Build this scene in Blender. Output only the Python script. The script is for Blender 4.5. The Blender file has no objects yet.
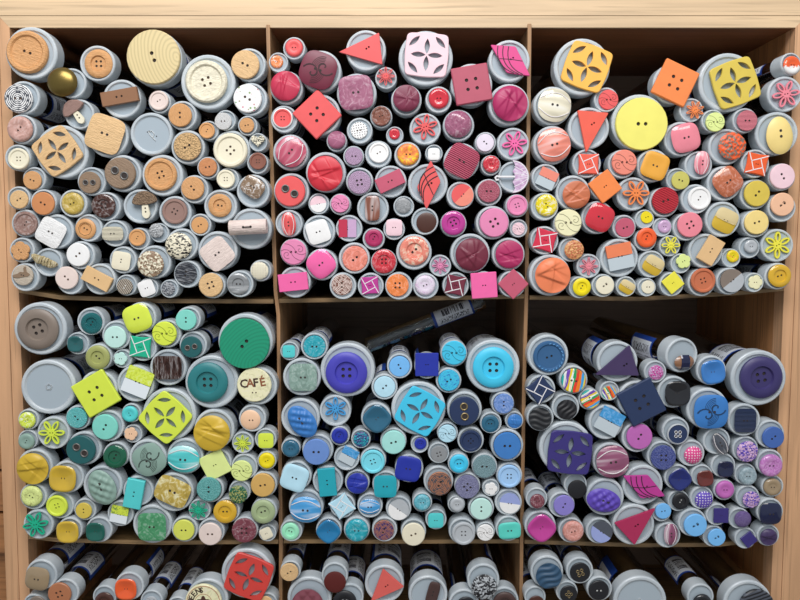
import bpy, math, random
from mathutils import Vector, Matrix, Quaternion
from mathutils.geometry import tessellate_polygon
random.seed(7)
PI = math.pi
sc = bpy.context.scene
col = sc.collection

# ---------------------------------------------------------------- camera, world, light
FPX = 788.0                       # focal length in pixels of the 800x600 frame
PITCH = math.atan(60.0 / FPX)     # camera looks slightly down
CAM = Vector((0, -0.8, 1.30))
cd = bpy.data.cameras.new('camera'); cam = bpy.data.objects.new('camera', cd); col.objects.link(cam)
cam.location = CAM; cam.rotation_euler = (PI / 2 - PITCH, 0, 0)
cd.sensor_width = 36; cd.lens = FPX * 36 / 800; cd.clip_start = 0.01; cd.clip_end = 50
sc.camera = cam
w = bpy.data.worlds.new('room_light'); sc.world = w; w.use_nodes = True
w.node_tree.nodes['Background'].inputs[0].default_value = (0.86, 0.93, 1.0, 1)
w.node_tree.nodes['Background'].inputs[1].default_value = 0.42
def area_light(name, loc, target, sx, sy, power, color):
    l = bpy.data.lights.new(name, 'AREA'); l.shape = 'RECTANGLE'; l.size = sx; l.size_y = sy; l.energy = power; l.color = color
    o = bpy.data.objects.new(name, l); col.objects.link(o); o.location = loc
    o.rotation_euler = (Vector(target) - Vector(loc)).to_track_quat('-Z', 'Y').to_euler()
    return o
area_light('ceiling_panel_light', (-0.12, -0.85, 2.2), (0, 0, 1.3), 1.0, 0.5, 14.5, (0.97, 0.98, 1.0))
area_light('ceiling_strip_light', (0.5, -2.2, 2.6), (0, 0, 1.2), 1.6, 0.4, 14, (1.0, 0.93, 0.83))
vs = sc.view_settings
vs.view_transform = 'Standard'; vs.look = 'None'; vs.gamma = 1.0; vs.exposure = 0.0; vs.use_curve_mapping = False

_F = Vector((0, math.cos(PITCH), -math.sin(PITCH))); _U = Vector((0, math.sin(PITCH), math.cos(PITCH)))
def at(px, py, Y=0.0):
    """the point of the shelf unit, Y metres behind the plane of the tube caps, seen at this pixel"""
    d = Vector((1, 0, 0)) * ((px - 400) / FPX) + _U * (-(py - 300) / FPX) + _F
    return CAM + d * ((Y - CAM.y) / d.y)

# ---------------------------------------------------------------- colours and materials
def lin(h, k=1.0):
    v = [int(h[i:i + 2], 16) / 255 for i in (0, 2, 4)]
    return tuple((c / 12.92 if c <= .04045 else ((c + .055) / 1.055) ** 2.4) * k for c in v) + (1,)
PAL = dict(l.split(':') for l in '''tan:d9a068 terratan:d08a58 lightwood:e6bd88 palewood:dcc794 cream:efe6cc white:f4f2f0 pinkwhite:ecd8cf brass:8a7540
brown:93684a darkbrown:4c2a20 brownd:4a3430 redbrown:8c5848 redbrownd:6a2a26 pinkbrown:c99c90 mauvebrown:98786e taupe:927860 taupeg:a08a6c greybeige:c4b6a4 greybrown:85776c terracotta:c8704c
olivegold:c8ac50 red:d23240 redc:d8443c coral:ea5c5c coralred:f0624e coral2:e0645c crimson:c43250 crimsonr:d8304c crimsonm:b02c58 rose:c85a72 dustyrose:b85468 pink:e88ab4
pinkc:f08a98 hotpink:f668a8 hotpinkp:e0488c palepink:f4d0d8 palepinkb:f0c4cc magenta:c03c94 raspberry:b02c60 maroon:74283c maroonp:80404c darkred:5c1c18 wine:7c3048 mauve:a4607c lilac:cda8cc pearlw:e8dcea
orange:f68a48 orangered:f0602c salmon:f08c78 salmono:f08458 creamorange:f4c09c yelloworange:fcbc50 amber:eca83c amberp:d8ac60 yellow:f4ea74 lemon:f2dc10 lemony:f2e848 paleyellow:f4d888
palecream:f2ecc0 mustard:d2ae34 mustardy:dcc250 lime:dcec4c limey:dce060 palelime:e4f098 olive:a4a864 olivey:ccc464 sage:a4b488 emerald:1cb48c green:1c9470 green2:4c9868 darkgreen:0c5c40
teal:2c7c80 darkteal:225e60 darkteal2:125c50 aqua:56d0d0 aquag:5cd4c4 turq:5cbcb8 turqd:22a8b8 turqd2:60b4c4 mint:84d8c8 mintp:a8e4dc mintg:a0ecc4 palemint:c6ece2 greygreen:8ca89c greyteal:7ca4ac
greyteal2:94a8b0 cyan:44c8ec cyanp:7cdcec sky:78bcf4 skyp:a4ccf4 blues:48a0dc bluet:1878ac paleblue:bce4f4 blue:3a7cc4 blue2:4468b0 cornflower:6c90d0 royal:2434a4 royal2:1c2870 royalb:3448a0
royalv:4844b4 periwinkle:9ca8dc navy:26365a navyl:30506c navyd:161c40 denim:34608c indigo:3a3078 purple:44345c purpleb:3c3468 violet:6048b4 violetd:6c5098 lavender:8c80cc lavgrey:8484b0
plum:985474 orchid:c068b4 orchidl:c47cc0 grey:909294 silver:b8bcc0 tealblue:2a6480 black:1e1e22 black2:26282c slate:50545e gold:dcae2c copper:b47450 peach:f4c8a4 salmonp:d89488 frost:b4c0cc'''.split())
NAMES = dict(terratan='tan', palewood='pale-wood', lightwood='light-wood', brownd='brown', redbrown='red-brown', redbrownd='red-brown', pinkbrown='pinkish-brown', mauvebrown='mauve-brown', taupeg='taupe',
 greybeige='grey-beige', greybrown='grey-brown', olivegold='olive-gold', redc='red', coralred='coral-red', coral2='coral', crimsonr='crimson', crimsonm='crimson', dustyrose='dusty-rose', pinkc='pink',
 hotpink='hot-pink', hotpinkp='hot-pink', palepink='pale-pink', maroonp='maroon', darkred='dark-red', pearlw='pearl-white', orangered='orange-red', salmono='salmon', creamorange='peach', yelloworange='yellow-orange',
 amberp='ochre', lemony='lemon', paleyellow='pale-yellow', palecream='pale-cream', mustardy='mustard', limey='lime', palelime='pale-lime', olivey='olive', green2='green', darkgreen='dark-green', darkteal='dark-teal',
 darkteal2='dark-teal', tealblue='teal-blue', aquag='aqua', turq='turquoise', turqd='turquoise', turqd2='turquoise', mintp='pale-mint', mintg='mint', palemint='pale-mint', greygreen='grey-green', greyteal='grey-teal', greyteal2='grey-teal',
 cyanp='cyan', sky='sky-blue', skyp='sky-blue', blues='blue', bluet='blue', paleblue='pale-blue', blue2='blue', royal='royal-blue', royal2='royal-blue', royalb='royal-blue', navyl='navy', navyd='dark-navy', purpleb='purple',
 violetd='violet', lavgrey='lavender-grey', orchidl='orchid', black2='black', salmonp='salmon')
def cname(c): return NAMES.get(c, c)

_mats = {}
def base_mat(name):
    m = bpy.data.materials.new(name); m.use_nodes = True
    return m, m.node_tree, m.node_tree.nodes, m.node_tree.links, m.node_tree.nodes['Principled BSDF']
def simple(name, rgba, rough=.4, metal=0, coat=0, sub=0):
    k = ('s', name)
    if k in _mats: return _mats[k]
    m, t, n, l, p = base_mat(name)
    p.inputs['Base Color'].default_value = rgba; p.inputs['Roughness'].default_value = rough; p.inputs['Metallic'].default_value = metal
    if coat: p.inputs['Coat Weight'].default_value = coat; p.inputs['Coat Roughness'].default_value = .08
    _mats[k] = m
    return m
def mixc(n, l, fac, a, b):
    x = n.new('ShaderNodeMix'); x.data_type = 'RGBA'; x.clamp_factor = True
    if hasattr(fac, 'links'): l.new(fac, x.inputs[0])
    else: x.inputs[0].default_value = fac
    for s, v in ((6, a), (7, b)):
        if hasattr(v, 'links'): l.new(v, x.inputs[s])
        else: x.inputs[s].default_value = v
    return x.outputs[2]
def ramp(n, l, src, stops, const=False):
    r = n.new('ShaderNodeValToRGB'); l.new(src, r.inputs[0]); e = r.color_ramp.elements
    if const: r.color_ramp.interpolation = 'CONSTANT'
    e[0].position = stops[0][0]; e[1].position = stops[-1][0]
    for p, c in stops[1:-1]: e.new(p)
    for q, (p, c) in zip(list(e), stops):
        q.color = c if not isinstance(c, float) else (c, c, c, 1)
    return r.outputs[0]
def bump(n, l, p, src, dist, strength=.5):
    b = n.new('ShaderNodeBump'); b.inputs['Strength'].default_value = strength; b.inputs['Distance'].default_value = dist
    l.new(src, b.inputs['Height']); l.new(b.outputs[0], p.inputs['Normal'])
def coords(n, l, scale=(1, 1, 1), rand=True):
    tc = n.new('ShaderNodeTexCoord'); mp = n.new('ShaderNodeMapping'); mp.inputs['Scale'].default_value = scale
    l.new(tc.outputs['Object'], mp.inputs[0])
    if rand:
        oi = n.new('ShaderNodeObjectInfo'); mu = n.new('ShaderNodeMath'); mu.operation = 'MULTIPLY'; mu.inputs[1].default_value = 37.0
        l.new(oi.outputs['Random'], mu.inputs[0]); cb = n.new('ShaderNodeCombineXYZ')
        for i in range(3): l.new(mu.outputs[0], cb.inputs[i])
        l.new(cb.outputs[0], mp.inputs['Location'])
    return mp.outputs[0]
def noise(n, l, v, scale, detail=3, dist=0.0):
    x = n.new('ShaderNodeTexNoise'); l.new(v, x.inputs['Vector']); x.inputs['Scale'].default_value = scale
    x.inputs['Detail'].default_value = detail; x.inputs['Distortion'].default_value = dist
    return x.outputs[0]
def wave(n, l, v, scale, kind='BANDS', axis='Y', dist=0., dscale=1.):
    x = n.new('ShaderNodeTexWave'); x.wave_type = kind
    if kind == 'BANDS': x.bands_direction = axis
    else: x.rings_direction = 'Z'
    l.new(v, x.inputs['Vector']); x.inputs['Scale'].default_value = scale; x.inputs['Distortion'].default_value = dist; x.inputs['Detail Scale'].default_value = dscale
    return x.outputs[1]
def voro(n, l, v, scale, rnd=1.0, out='Distance'):
    x = n.new('ShaderNodeTexVoronoi'); l.new(v, x.inputs['Vector']); x.inputs['Scale'].default_value = scale; x.inputs['Randomness'].default_value = rnd
    if rnd < .5: x.voronoi_dimensions = '2D'
    return x.outputs[out]
def sep(n, l, v, i):
    s = n.new('ShaderNodeSeparateXYZ'); l.new(v, s.inputs[0]); return s.outputs[i]
def shade(c, k): return (min(1, c[0] * k), min(1, c[1] * k), min(1, c[2] * k), 1)
def tint(c, f): return tuple(x + (1 - x) * f for x in c[:3]) + (1,)

def bmat(c, fin='', c2=None, g=0):
    """button material: colour, finish, second colour, gloss"""
    k = (c, fin, c2, g)
    if k in _mats: return _mats[k]
    m, t, n, l, p = base_mat(f'{cname(c)} {fin or "plastic"}'.replace('-', ' '))
    A = lin(PAL[c]); B = lin(PAL[c2]) if c2 else None
    p.inputs['Roughness'].default_value = .1 if g else .42
    if g: p.inputs['Coat Weight'].default_value = .6; p.inputs['Coat Roughness'].default_value = .05
    out = None
    if fin in ('', 'plain', 'hammer'):
        out = mixc(n, l, noise(n, l, coords(n, l), 2.0, 2), shade(A, .92), shade(A, 1.06))
    elif fin == 'wood':
        f = noise(n, l, coords(n, l, (1.2, 9, 1)), 2.2, 4, .6); out = ramp(n, l, f, [(.3, shade(A, .84)), (.62, shade(A, 1.05))]); p.inputs['Roughness'].default_value = .55
        bump(n, l, p, f, .02, .3)
    elif fin == 'rings':
        v = coords(n, l, (1, 1, 1), False); mp = n.new('ShaderNodeMapping'); l.new(v, mp.inputs[0]); mp.inputs['Location'].default_value = (.25, .95, 0); mp.inputs['Scale'].default_value = (.8, 1.15, 0)
        f = wave(n, l, mp.outputs[0], 2.2, 'RINGS', dist=2.2, dscale=.7); out = ramp(n, l, f, [(.0, shade(A, .84)), (.5, A), (1, shade(A, 1.04))])
    elif fin == 'bark':
        f = noise(n, l, coords(n, l, (1, 2.5, 1)), 3.5, 5, 1.0); out = ramp(n, l, f, [(.35, shade(A, .8)), (.6, A)]); bump(n, l, p, f, .03, .2)
    elif fin == 'marble':
        f = noise(n, l, coords(n, l), 1.9, 4, 2.2); out = ramp(n, l, f, [(.30, shade(A, .72)), (.5, A), (.72, B or tint(A, .25))])
    elif fin == 'fabric':
        f = noise(n, l, coords(n, l), 14, 2); out = ramp(n, l, f, [(.35, shade(A, .82)), (.65, tint(A, .12))]); bump(n, l, p, f, .04, .5)
    elif fin == 'lines':
        f = wave(n, l, coords(n, l, rand=False), 2.6, 'BANDS', 'Y', 1.2); out = ramp(n, l, f, [(.0, shade(A, .55)), (.3, A)]); bump(n, l, p, f, .05, .5)
    elif fin == 'dots':
        f = voro(n, l, coords(n, l, rand=False), 3.4, .2); dark = c in ('white', 'cream')
        out = ramp(n, l, f, [(0, (.12, .1, .1, 1) if dark else (.9, .85, .85, 1)), (.2, (.12, .1, .1, 1) if dark else (.9, .85, .85, 1)), (.25, A)])
    elif fin == 'leopard':
        f = noise(n, l, coords(n, l, (1.2, 2.6, 1)), 3.3, 1, .8); out = ramp(n, l, f, [(.44, (.012, .01, .01, 1)), (.5, A)])
    elif fin == 'floral':
        v = coords(n, l, rand=False); sp = voro(n, l, v, 3.6); cl = voro(n, l, v, 3.6, 1, 'Color'); msk = noise(n, l, v, 1.4, 1)
        hs = mixc(n, l, sep(n, l, cl, 0), (.75, .2, .3, 1), (.16, .4, .12, 1)); k1 = ramp(n, l, sp, [(.24, 1.0), (.32, 0.0)]); k2 = ramp(n, l, msk, [(.44, 0.0), (.5, 1.0)])
        mm = n.new('ShaderNodeMath'); mm.operation = 'MULTIPLY'; l.new(k1, mm.inputs[0]); l.new(k2, mm.inputs[1]); out = mixc(n, l, mm.outputs[0], A, hs)
    elif fin == 'deco':
        v = coords(n, l, rand=False); f = wave(n, l, v, 2.4, 'RINGS', dist=2.5, dscale=2.5); f2 = voro(n, l, v, 3.2); mm = n.new('ShaderNodeMath'); mm.operation = 'MULTIPLY'; l.new(f, mm.inputs[0]); l.new(f2, mm.inputs[1])
        out = ramp(n, l, mm.outputs[0], [(.1, shade(B or A, .6)), (.22, B or shade(A, .5)), (.32, A)])
    elif fin == 'cork':
        f = noise(n, l, coords(n, l), 9, 3); out = ramp(n, l, f, [(.35, shade(A, .55)), (.5, A), (.7, shade(A, 1.1))]); bump(n, l, p, f, .05, .5)
    elif fin == 'split':
        out = ramp(n, l, sep(n, l, coords(n, l, rand=False), 1), [(.0, A), (.02, B or tint(A, .3))])
    elif fin == 'half':
        v = coords(n, l, rand=False); s = sep(n, l, v, 1); a2 = n.new('ShaderNodeMath'); a2.operation = 'ADD'; l.new(s, a2.inputs[0]); l.new(noise(n, l, v, 4, 3), a2.inputs[1])
        out = ramp(n, l, a2.outputs[0], [(.28, B), (.36, A)])
    elif fin == 'pearl':
        f = noise(n, l, coords(n, l, (.35, 1.8, .3)), 1.3, 1, .3); out = ramp(n, l, f, [(.3, shade(A, .7)), (.5, A), (.7, B or tint(A, .4))]); p.inputs['Roughness'].default_value = .2
    elif fin == 'hornst':
        f = noise(n, l, coords(n, l, (6, .8, 1)), 1.8, 4, .4); out = ramp(n, l, f, [(.38, shade(A, .45)), (.5, A), (.62, tint(A, .25))]); bump(n, l, p, f, .04, .6)
    elif fin == 'blotch':
        f = voro(n, l, coords(n, l), 8, 1, 'Color'); out = ramp(n, l, sep(n, l, f, 0), [(0, shade(A, .8)), (.4, A), (.52, B or tint(A, .3))])
    elif fin == 'stripes':
        f = wave(n, l, coords(n, l, rand=False), 1.6, 'BANDS', 'Y', 1.0); out = ramp(n, l, f, [(.4, A), (.5, B or shade(A, .4))])
    elif fin == 'rainbow':
        v = coords(n, l, rand=False); s = sep(n, l, v, 0); q = n.new('ShaderNodeTexNoise'); mp = n.new('ShaderNodeMapping'); l.new(v, mp.inputs[0]); mp.inputs['Scale'].default_value = (9, .9, 1); l.new(mp.outputs[0], q.inputs['Vector']); q.inputs['Scale'].default_value = 1
        rb = [('20b0a8', 0), ('e8e8e0', .12), ('7048b0', .2), ('f0d020', .3), ('f4f4f0', .4), ('20a060', .46), ('e83828', .56), ('f08020', .66), ('38a0e0', .75), ('e8d830', .85), ('d83050', .93)]
        a2 = n.new('ShaderNodeMath'); a2.operation = 'MULTIPLY_ADD'; l.new(q.outputs[0], a2.inputs[0]); a2.inputs[1].default_value = .55; l.new(s, a2.inputs[2])
        m2 = n.new('ShaderNodeMath'); m2.operation = 'MULTIPLY_ADD'; l.new(a2.outputs[0], m2.inputs[0]); m2.inputs[1].default_value = .45; m2.inputs[2].default_value = .38
        out = ramp(n, l, m2.outputs[0], [(x, lin(h)) for h, x in rb], True)
    elif fin == 'metal':
        out = mixc(n, l, noise(n, l, coords(n, l), 3), shade(A, .8), A); p.inputs['Metallic'].default_value = .85; p.inputs['Roughness'].default_value = .3
    l.new(out, p.inputs['Base Color'])
    _mats[k] = m
    return m

def cap_material():
    m, t, n, l, p = base_mat('frosted cap plastic')
    f = noise(n, l, coords(n, l, (1, 1, .002)), 1.1, 2)
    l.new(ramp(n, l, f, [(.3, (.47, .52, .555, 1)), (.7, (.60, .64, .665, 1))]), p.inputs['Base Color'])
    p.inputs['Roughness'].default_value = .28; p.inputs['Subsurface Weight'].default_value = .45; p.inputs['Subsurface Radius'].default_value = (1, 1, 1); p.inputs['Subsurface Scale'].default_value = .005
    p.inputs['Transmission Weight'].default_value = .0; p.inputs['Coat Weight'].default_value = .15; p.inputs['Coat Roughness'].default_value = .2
    return m
def clear_material():
    m = bpy.data.materials.new('clear tube plastic'); m.use_nodes = True; n = m.node_tree.nodes; l = m.node_tree.links; n.clear()
    o = n.new('ShaderNodeOutputMaterial'); tr = n.new('ShaderNodeBsdfTransparent'); gl = n.new('ShaderNodeBsdfGlossy'); df = n.new('ShaderNodeBsdfDiffuse')
    tr.inputs[0].default_value = (.80, .86, .88, 1); gl.inputs['Roughness'].default_value = .12; df.inputs[0].default_value = (.45, .52, .56, 1)
    lw = n.new('ShaderNodeLayerWeight'); lw.inputs[0].default_value = .42
    a = n.new('ShaderNodeMixShader'); a.inputs[0].default_value = .08; l.new(tr.outputs[0], a.inputs[1]); l.new(df.outputs[0], a.inputs[2])
    b = n.new('ShaderNodeMixShader'); l.new(lw.outputs[0], b.inputs[0]); l.new(a.outputs[0], b.inputs[1]); l.new(gl.outputs[0], b.inputs[2]); l.new(b.outputs[0], o.inputs[0])
    return m
def label_material():
    m, t, n, l, p = base_mat('printed paper wrap')
    tc = n.new('ShaderNodeTexCoord'); u = sep(n, l, tc.outputs['UV'], 0); v = sep(n, l, tc.outputs['UV'], 1)
    def math_(op, a, b, c=None):
        x = n.new('ShaderNodeMath'); x.operation = op
        for i, q in enumerate((a, b, c)):
            if q is None: continue
            if hasattr(q, 'links'): l.new(q, x.inputs[i])
            else: x.inputs[i].default_value = q
        return x.outputs[0]
    def box(x, lo, hi): return math_('MULTIPLY', math_('GREATER_THAN', x, lo), math_('LESS_THAN', x, hi))
    W, B, K = (.72, .76, .82, 1), (.015, .06, .32, 1), (.03, .03, .05, 1)
    blue = math_('SUBTRACT', 1.0, math_('MULTIPLY', box(u, .1, .93), box(v, .07, .95)))
    c = mixc(n, l, blue, W, B)
    mpb = n.new('ShaderNodeMapping'); l.new(tc.outputs['UV'], mpb.inputs[0]); mpb.inputs['Scale'].default_value = (1, 60, 1)
    bars = math_('GREATER_THAN', noise(n, l, mpb.outputs[0], 1.0, 1), .5)
    bars = math_('MULTIPLY', bars, math_('MULTIPLY', box(u, .42, .68), box(v, .25, .8)))
    mpt = n.new('ShaderNodeMapping'); l.new(tc.outputs['UV'], mpt.inputs[0]); mpt.inputs['Scale'].default_value = (14, 38, 1)
    rows = math_('MULTIPLY', math_('GREATER_THAN', noise(n, l, mpt.outputs[0], 1.0, 1), .53), math_('MAXIMUM', box(u, .18, .36), box(u, .74, .86)))
    rows = math_('MULTIPLY', rows, box(v, .15, .88))
    c = mixc(n, l, math_('MAXIMUM', bars, rows), c, K)
    l.new(c, p.inputs['Base Color']); p.inputs['Roughness'].default_value = .45
    return m
def oak(name, A, axis=0, dark=.72):
    m, t, n, l, p = base_mat(name); s = [42, 42, 42]; s[axis] = 2.2
    v = coords(n, l, tuple(s), False); f = noise(n, l, v, 1.0, 5, .9); g_ = [300, 300, 300]; g_[axis] = 9; f2 = noise(n, l, coords(n, l, tuple(g_), False), 1.0, 2)
    c = ramp(n, l, f, [(.32, shade(A, dark)), (.52, A), (.7, shade(A, 1.12))]); c = mixc(n, l, ramp(n, l, f2, [(.34, 1.0), (.46, 0.0)]), c, shade(A, dark * .92))
    l.new(c, p.inputs['Base Color']); p.inputs['Roughness'].default_value = .5; bump(n, l, p, f2, .0006, .4)
    return m
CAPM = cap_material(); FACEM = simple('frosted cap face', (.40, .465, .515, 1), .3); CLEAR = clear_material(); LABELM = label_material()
OAKX = oak('oak grain along', lin('debf98'), 0, .82); OAKZ = oak('oak grain upright', lin('d9a87e'), 2, .78)
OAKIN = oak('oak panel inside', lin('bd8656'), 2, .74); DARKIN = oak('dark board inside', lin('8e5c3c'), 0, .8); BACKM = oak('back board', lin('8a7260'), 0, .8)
HARD = oak('hardboard edge', lin('a08058'), 0, .6); HARDZ = oak('hardboard edge upright', lin('a67e58'), 2, .6)
THREAD_SHADE = simple('dark thread and hole shade', (.035, .025, .022, 1), .8); THREAD_W = simple('white sewing thread', (.8, .8, .78, 1), .7)  # dark one also stands in for the shade down the button holes
BRASS = simple('eyelet brass', (.42, .32, .16, 1), .35, .8); STEEL = simple('eyelet steel', (.22, .21, .2, 1), .4, .6)

# ---------------------------------------------------------------- mesh builders
def mesh(name, V, F, smooth=None, mats=(None,)):
    me = bpy.data.meshes.new(name); me.from_pydata(V, [], F)
    for x in mats: me.materials.append(x)
    if smooth is True: me.shade_smooth()
    elif smooth: me.polygons.foreach_set('use_smooth', smooth)
    me.update(); return me
def obj(name, me, mat, parent=None, loc=(0, 0, 0), scale=(1, 1, 1), rz=0.0):
    o = bpy.data.objects.new(name, me); col.objects.link(o)
    if mat is not None:
        o.material_slots[0].link = 'OBJECT'; o.material_slots[0].material = mat
    o.location = loc; o.scale = scale; o.rotation_euler = (0, 0, rz)
    if parent is not None: o.parent = parent
    return o
class MB:
    def __init__(s): s.V = []; s.F = []; s.S = []
    def add(s, V, F, smooth=False):
        k = len(s.V); s.V += [tuple(v) for v in V]; s.F += [tuple(i + k for i in f) for f in F]; s.S += [smooth] * len(F)
    def lathe(s, prof, n=28, smooth=True, caps=(False, False), asp=1.0):
        """prof: list of runs of (r, z); runs are separate so their shared corner stays sharp"""
        runs = prof if isinstance(prof[0][0], (tuple, list)) else [[prof[i], prof[i + 1]] for i in range(len(prof) - 1)]
        for run in runs:
            V = []; F = []
            for r, z in run: V += [(r * math.cos(2 * PI * i / n), r * asp * math.sin(2 * PI * i / n), z) for i in range(n)]
            for j in range(len(run) - 1):
                for i in range(n): i2 = (i + 1) % n; F.append((j * n + i, j * n + i2, (j + 1) * n + i2, (j + 1) * n + i))
            s.add(V, F, smooth)
        return s
    def disc(s, r, z, n=28, up=True):
        s.add([(r * math.cos(2 * PI * i / n), r * math.sin(2 * PI * i / n), z) for i in range(n)], [tuple(range(n)) if up else tuple(reversed(range(n)))])
        return s
    def plate(s, outer, holes=(), z0=0., z1=.2, zh=None, sides=True):
        """flat face with holes cut through it, hole walls and outer walls"""
        loops = [outer] + list(holes); P = [p for L in loops for p in L]
        tri = tessellate_polygon([[Vector((x, y, 0)) for x, y in L] for L in loops])
        T = []
        for a, b, c in tri:
            ar = (P[b][0] - P[a][0]) * (P[c][1] - P[a][1]) - (P[c][0] - P[a][0]) * (P[b][1] - P[a][1])
            T.append((a, b, c) if ar > 0 else (a, c, b))
        s.add([(x, y, z1) for x, y in P], T)
        for k, L in enumerate(loops):
            if k == 0 and not sides: continue
            n = len(L); ar = sum(L[i][0] * L[(i + 1) % n][1] - L[(i + 1) % n][0] * L[i][1] for i in range(n)); zz = z0 if k == 0 else (zh if zh is not None else z0)
            V = [(x, y, zz) for x, y in L] + [(x, y, z1) for x, y in L]; F = []
            for i in range(n):
                i2 = (i + 1) % n; q = (i, i2, n + i2, n + i); F.append(q if (ar > 0) == (k == 0) else q[::-1])
            s.add(V, F)
        return s
    def wire(s, pts, wd, z, ht, closed=False):
        """a raised ribbon along a path in the plane of the button"""
        n = len(pts); V = []; F = []
        for i, (x, y) in enumerate(pts):
            a = pts[(i - 1) % n] if (closed or i > 0) else pts[i]; b = pts[(i + 1) % n] if (closed or i < n - 1) else pts[i]
            dx, dy = b[0] - a[0], b[1] - a[1]; L = math.hypot(dx, dy) or 1; nx, ny = -dy / L * wd / 2, dx / L * wd / 2
            zz = z(x, y) if callable(z) else z
            V += [(x + nx, y + ny, zz - ht), (x + nx * .7, y + ny * .7, zz + ht), (x - nx * .7, y - ny * .7, zz + ht), (x - nx, y - ny, zz - ht)]
        for i in range(n if closed else n - 1):
            a, b = 4 * i, 4 * ((i + 1) % n)
            for k in range(4): F.append((a + k, a + (k + 1) % 4, b + (k + 1) % 4, b + k))
        if not closed: F += [(0, 1, 2, 3)[::-1], (4 * n - 4, 4 * n - 3, 4 * n - 2, 4 * n - 1)]
        s.add(V, F); return s
    def field(s, outline, h, nr=8, ns=40, edge=.12):
        """rounded relief: outline(theta) gives the rim radius, h(x, y, t) the height"""
        V = [(0, 0, h(0, 0, 0))]; F = []
        for j in range(1, nr + 1):
            t = j / nr
            for i in range(ns):
                th = 2 * PI * i / ns; r = outline(th) * t; x, y = r * math.cos(th), r * math.sin(th); V.append((x, y, h(x, y, t)))
        for i in range(ns): F.append((0, 1 + i, 1 + (i + 1) % ns))
        for j in range(nr - 1):
            for i in range(ns): a, b = 1 + j * ns, 1 + (j + 1) * ns; i2 = (i + 1) % ns; F.append((a + i, b + i, b + i2, a + i2))
        s.add(V, F, True)
        k = len(V) - ns; V2 = [(x * .995, y * .995, z) for x, y, z in V[k:]] + [(x * .94, y * .94, 0) for x, y, z in V[k:]]
        s.add(V2, [(i, ns + i, ns + (i + 1) % ns, (i + 1) % ns) for i in range(ns)], True)
        return s
    def done(s, name, mats=(None,)): return mesh(name, s.V, s.F, s.S, mats)
def circ(r, n=28, cx=0, cy=0, ph=0): return [(cx + r * math.cos(2 * PI * i / n + ph), cy + r * math.sin(2 * PI * i / n + ph)) for i in range(n)]
def sup(e, asp=1.0):
    """superellipse rim: e=2 circle, larger is squarer"""
    return lambda th: 1.0 / ((abs(math.cos(th)) ** e + (abs(math.sin(th)) / asp) ** e) ** (1 / e))
def rpoly(pts, r, seg=4):
    """polygon with rounded corners"""
    out = []; n = len(pts)
    for i in range(n):
        a, b, c = Vector(pts[i - 1]), Vector(pts[i]), Vector(pts[(i + 1) % n]); u = (a - b); v = (c - b); k = min(r, u.length * .45, v.length * .45); p = b + u.normalized() * k; q = b + v.normalized() * k
        for j in range(seg + 1):
            t = j / seg; out.append(tuple((p * (1 - t) ** 2 + b * 2 * t * (1 - t) + q * t * t)))
    return out
def shrink(pts, k): return [(x * k, y * k) for x, y in pts]
def lens(cx, cy, L, W, ang, n=7):
    P = [(L * (-1 + 2 * i / n), W * (1 - (-1 + 2 * i / n) ** 2)) for i in range(n + 1)] + [(L * (1 - 2 * i / n), -W * (1 - (1 - 2 * i / n) ** 2)) for i in range(1, n)]
    c, s_ = math.cos(ang), math.sin(ang)
    return [(cx + x * c - y * s_, cy + x * s_ + y * c) for x, y in P]
def holes_at(k, d=.19, r=.1):
    if k == 2: return [(-d, 0, r), (d, 0, r)]
    if k == 4: return [(sx * d, sy * d, r) for sx in (-1, 1) for sy in (-1, 1)]
    return []
def hole_loops(H): return [circ(r, 8, x, y) for x, y, r in H]

_mc = {}
def cached(key, fn):
    if key not in _mc: _mc[key] = fn()
    return _mc[key]
def thread_shade_mesh(H, z, stitch):  # disc per hole puts its shade into the colour; stitch crosses them
    b = MB()
    for x, y, r in H:
        b.add([(x + r * .96 * math.cos(2 * PI * i / 8), y + r * .96 * math.sin(2 * PI * i / 8), z) for i in range(8)], [tuple(range(8))])
    if stitch and len(H) >= 2: b.wire([(H[0][0], H[0][1]), (H[-1][0], H[-1][1])], .05, z + .03, .02)
    return b.done('thread')
def disc_button(style, k):
    """round two- or four-hole button; returns mesh, holes, height of the hole floor"""
    b = MB(); n = 28
    if style == 'plain': prof = [(1, 0), (1, .14), (.94, .2), (.5, .21)]; rin, zin, H = .5, .21, holes_at(k)
    elif style == 'wide': prof = [(1, 0), (1, .1), (.97, .14), (.4, .15)]; rin, zin, H = .4, .15, holes_at(k, .14, .075)
    elif style == 'rim': prof = [(1, 0), (1, .16), (.93, .24), (.8, .24), (.72, .15), (.4, .14)]; rin, zin, H = .4, .14, holes_at(k, .15, .075)
    elif style == 'deep': prof = [[(1, 0), (1, .16)], [(1, .16), (.9, .24), (.7, .26), (.56, .25)], [(.56, .25), (.5, .13)], [(.5, .13), (.42, .13)]]; rin, zin, H = .42, .13, holes_at(k, .16, .09)
    elif style == 'gloss': prof = [[(1, 0), (1, .1), (.96, .2), (.85, .28), (.7, .31), (.5, .28), (.36, .24)]]; rin, zin, H = .36, .24, holes_at(k, .16, .08)
    b.lathe(prof, n); b.plate(circ(rin, n), hole_loops(H), 0, zin, zin - .1, sides=False)
    b.disc(1, 0, n, False)
    return b.done('button'), H, zin - .06
def plate_button(pts, H, z1=.2, ch=.05, extra=()):
    b = MB(); top = shrink(pts, 1 - ch)
    n = len(pts)
    for a, za, c, zc in ((pts, 0, pts, z1 - ch), (pts, z1 - ch, top, z1)):
        b.add([(x, y, za) for x, y in a] + [(x, y, zc) for x, y in c], [(i, (i + 1) % n, n + (i + 1) % n, n + i) for i in range(n)])
    b.plate(top, hole_loops(H) + list(extra), 0, z1, 0 if extra else z1 - .1, sides=False)
    return b.done('button'), H, z1 - .06
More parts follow.
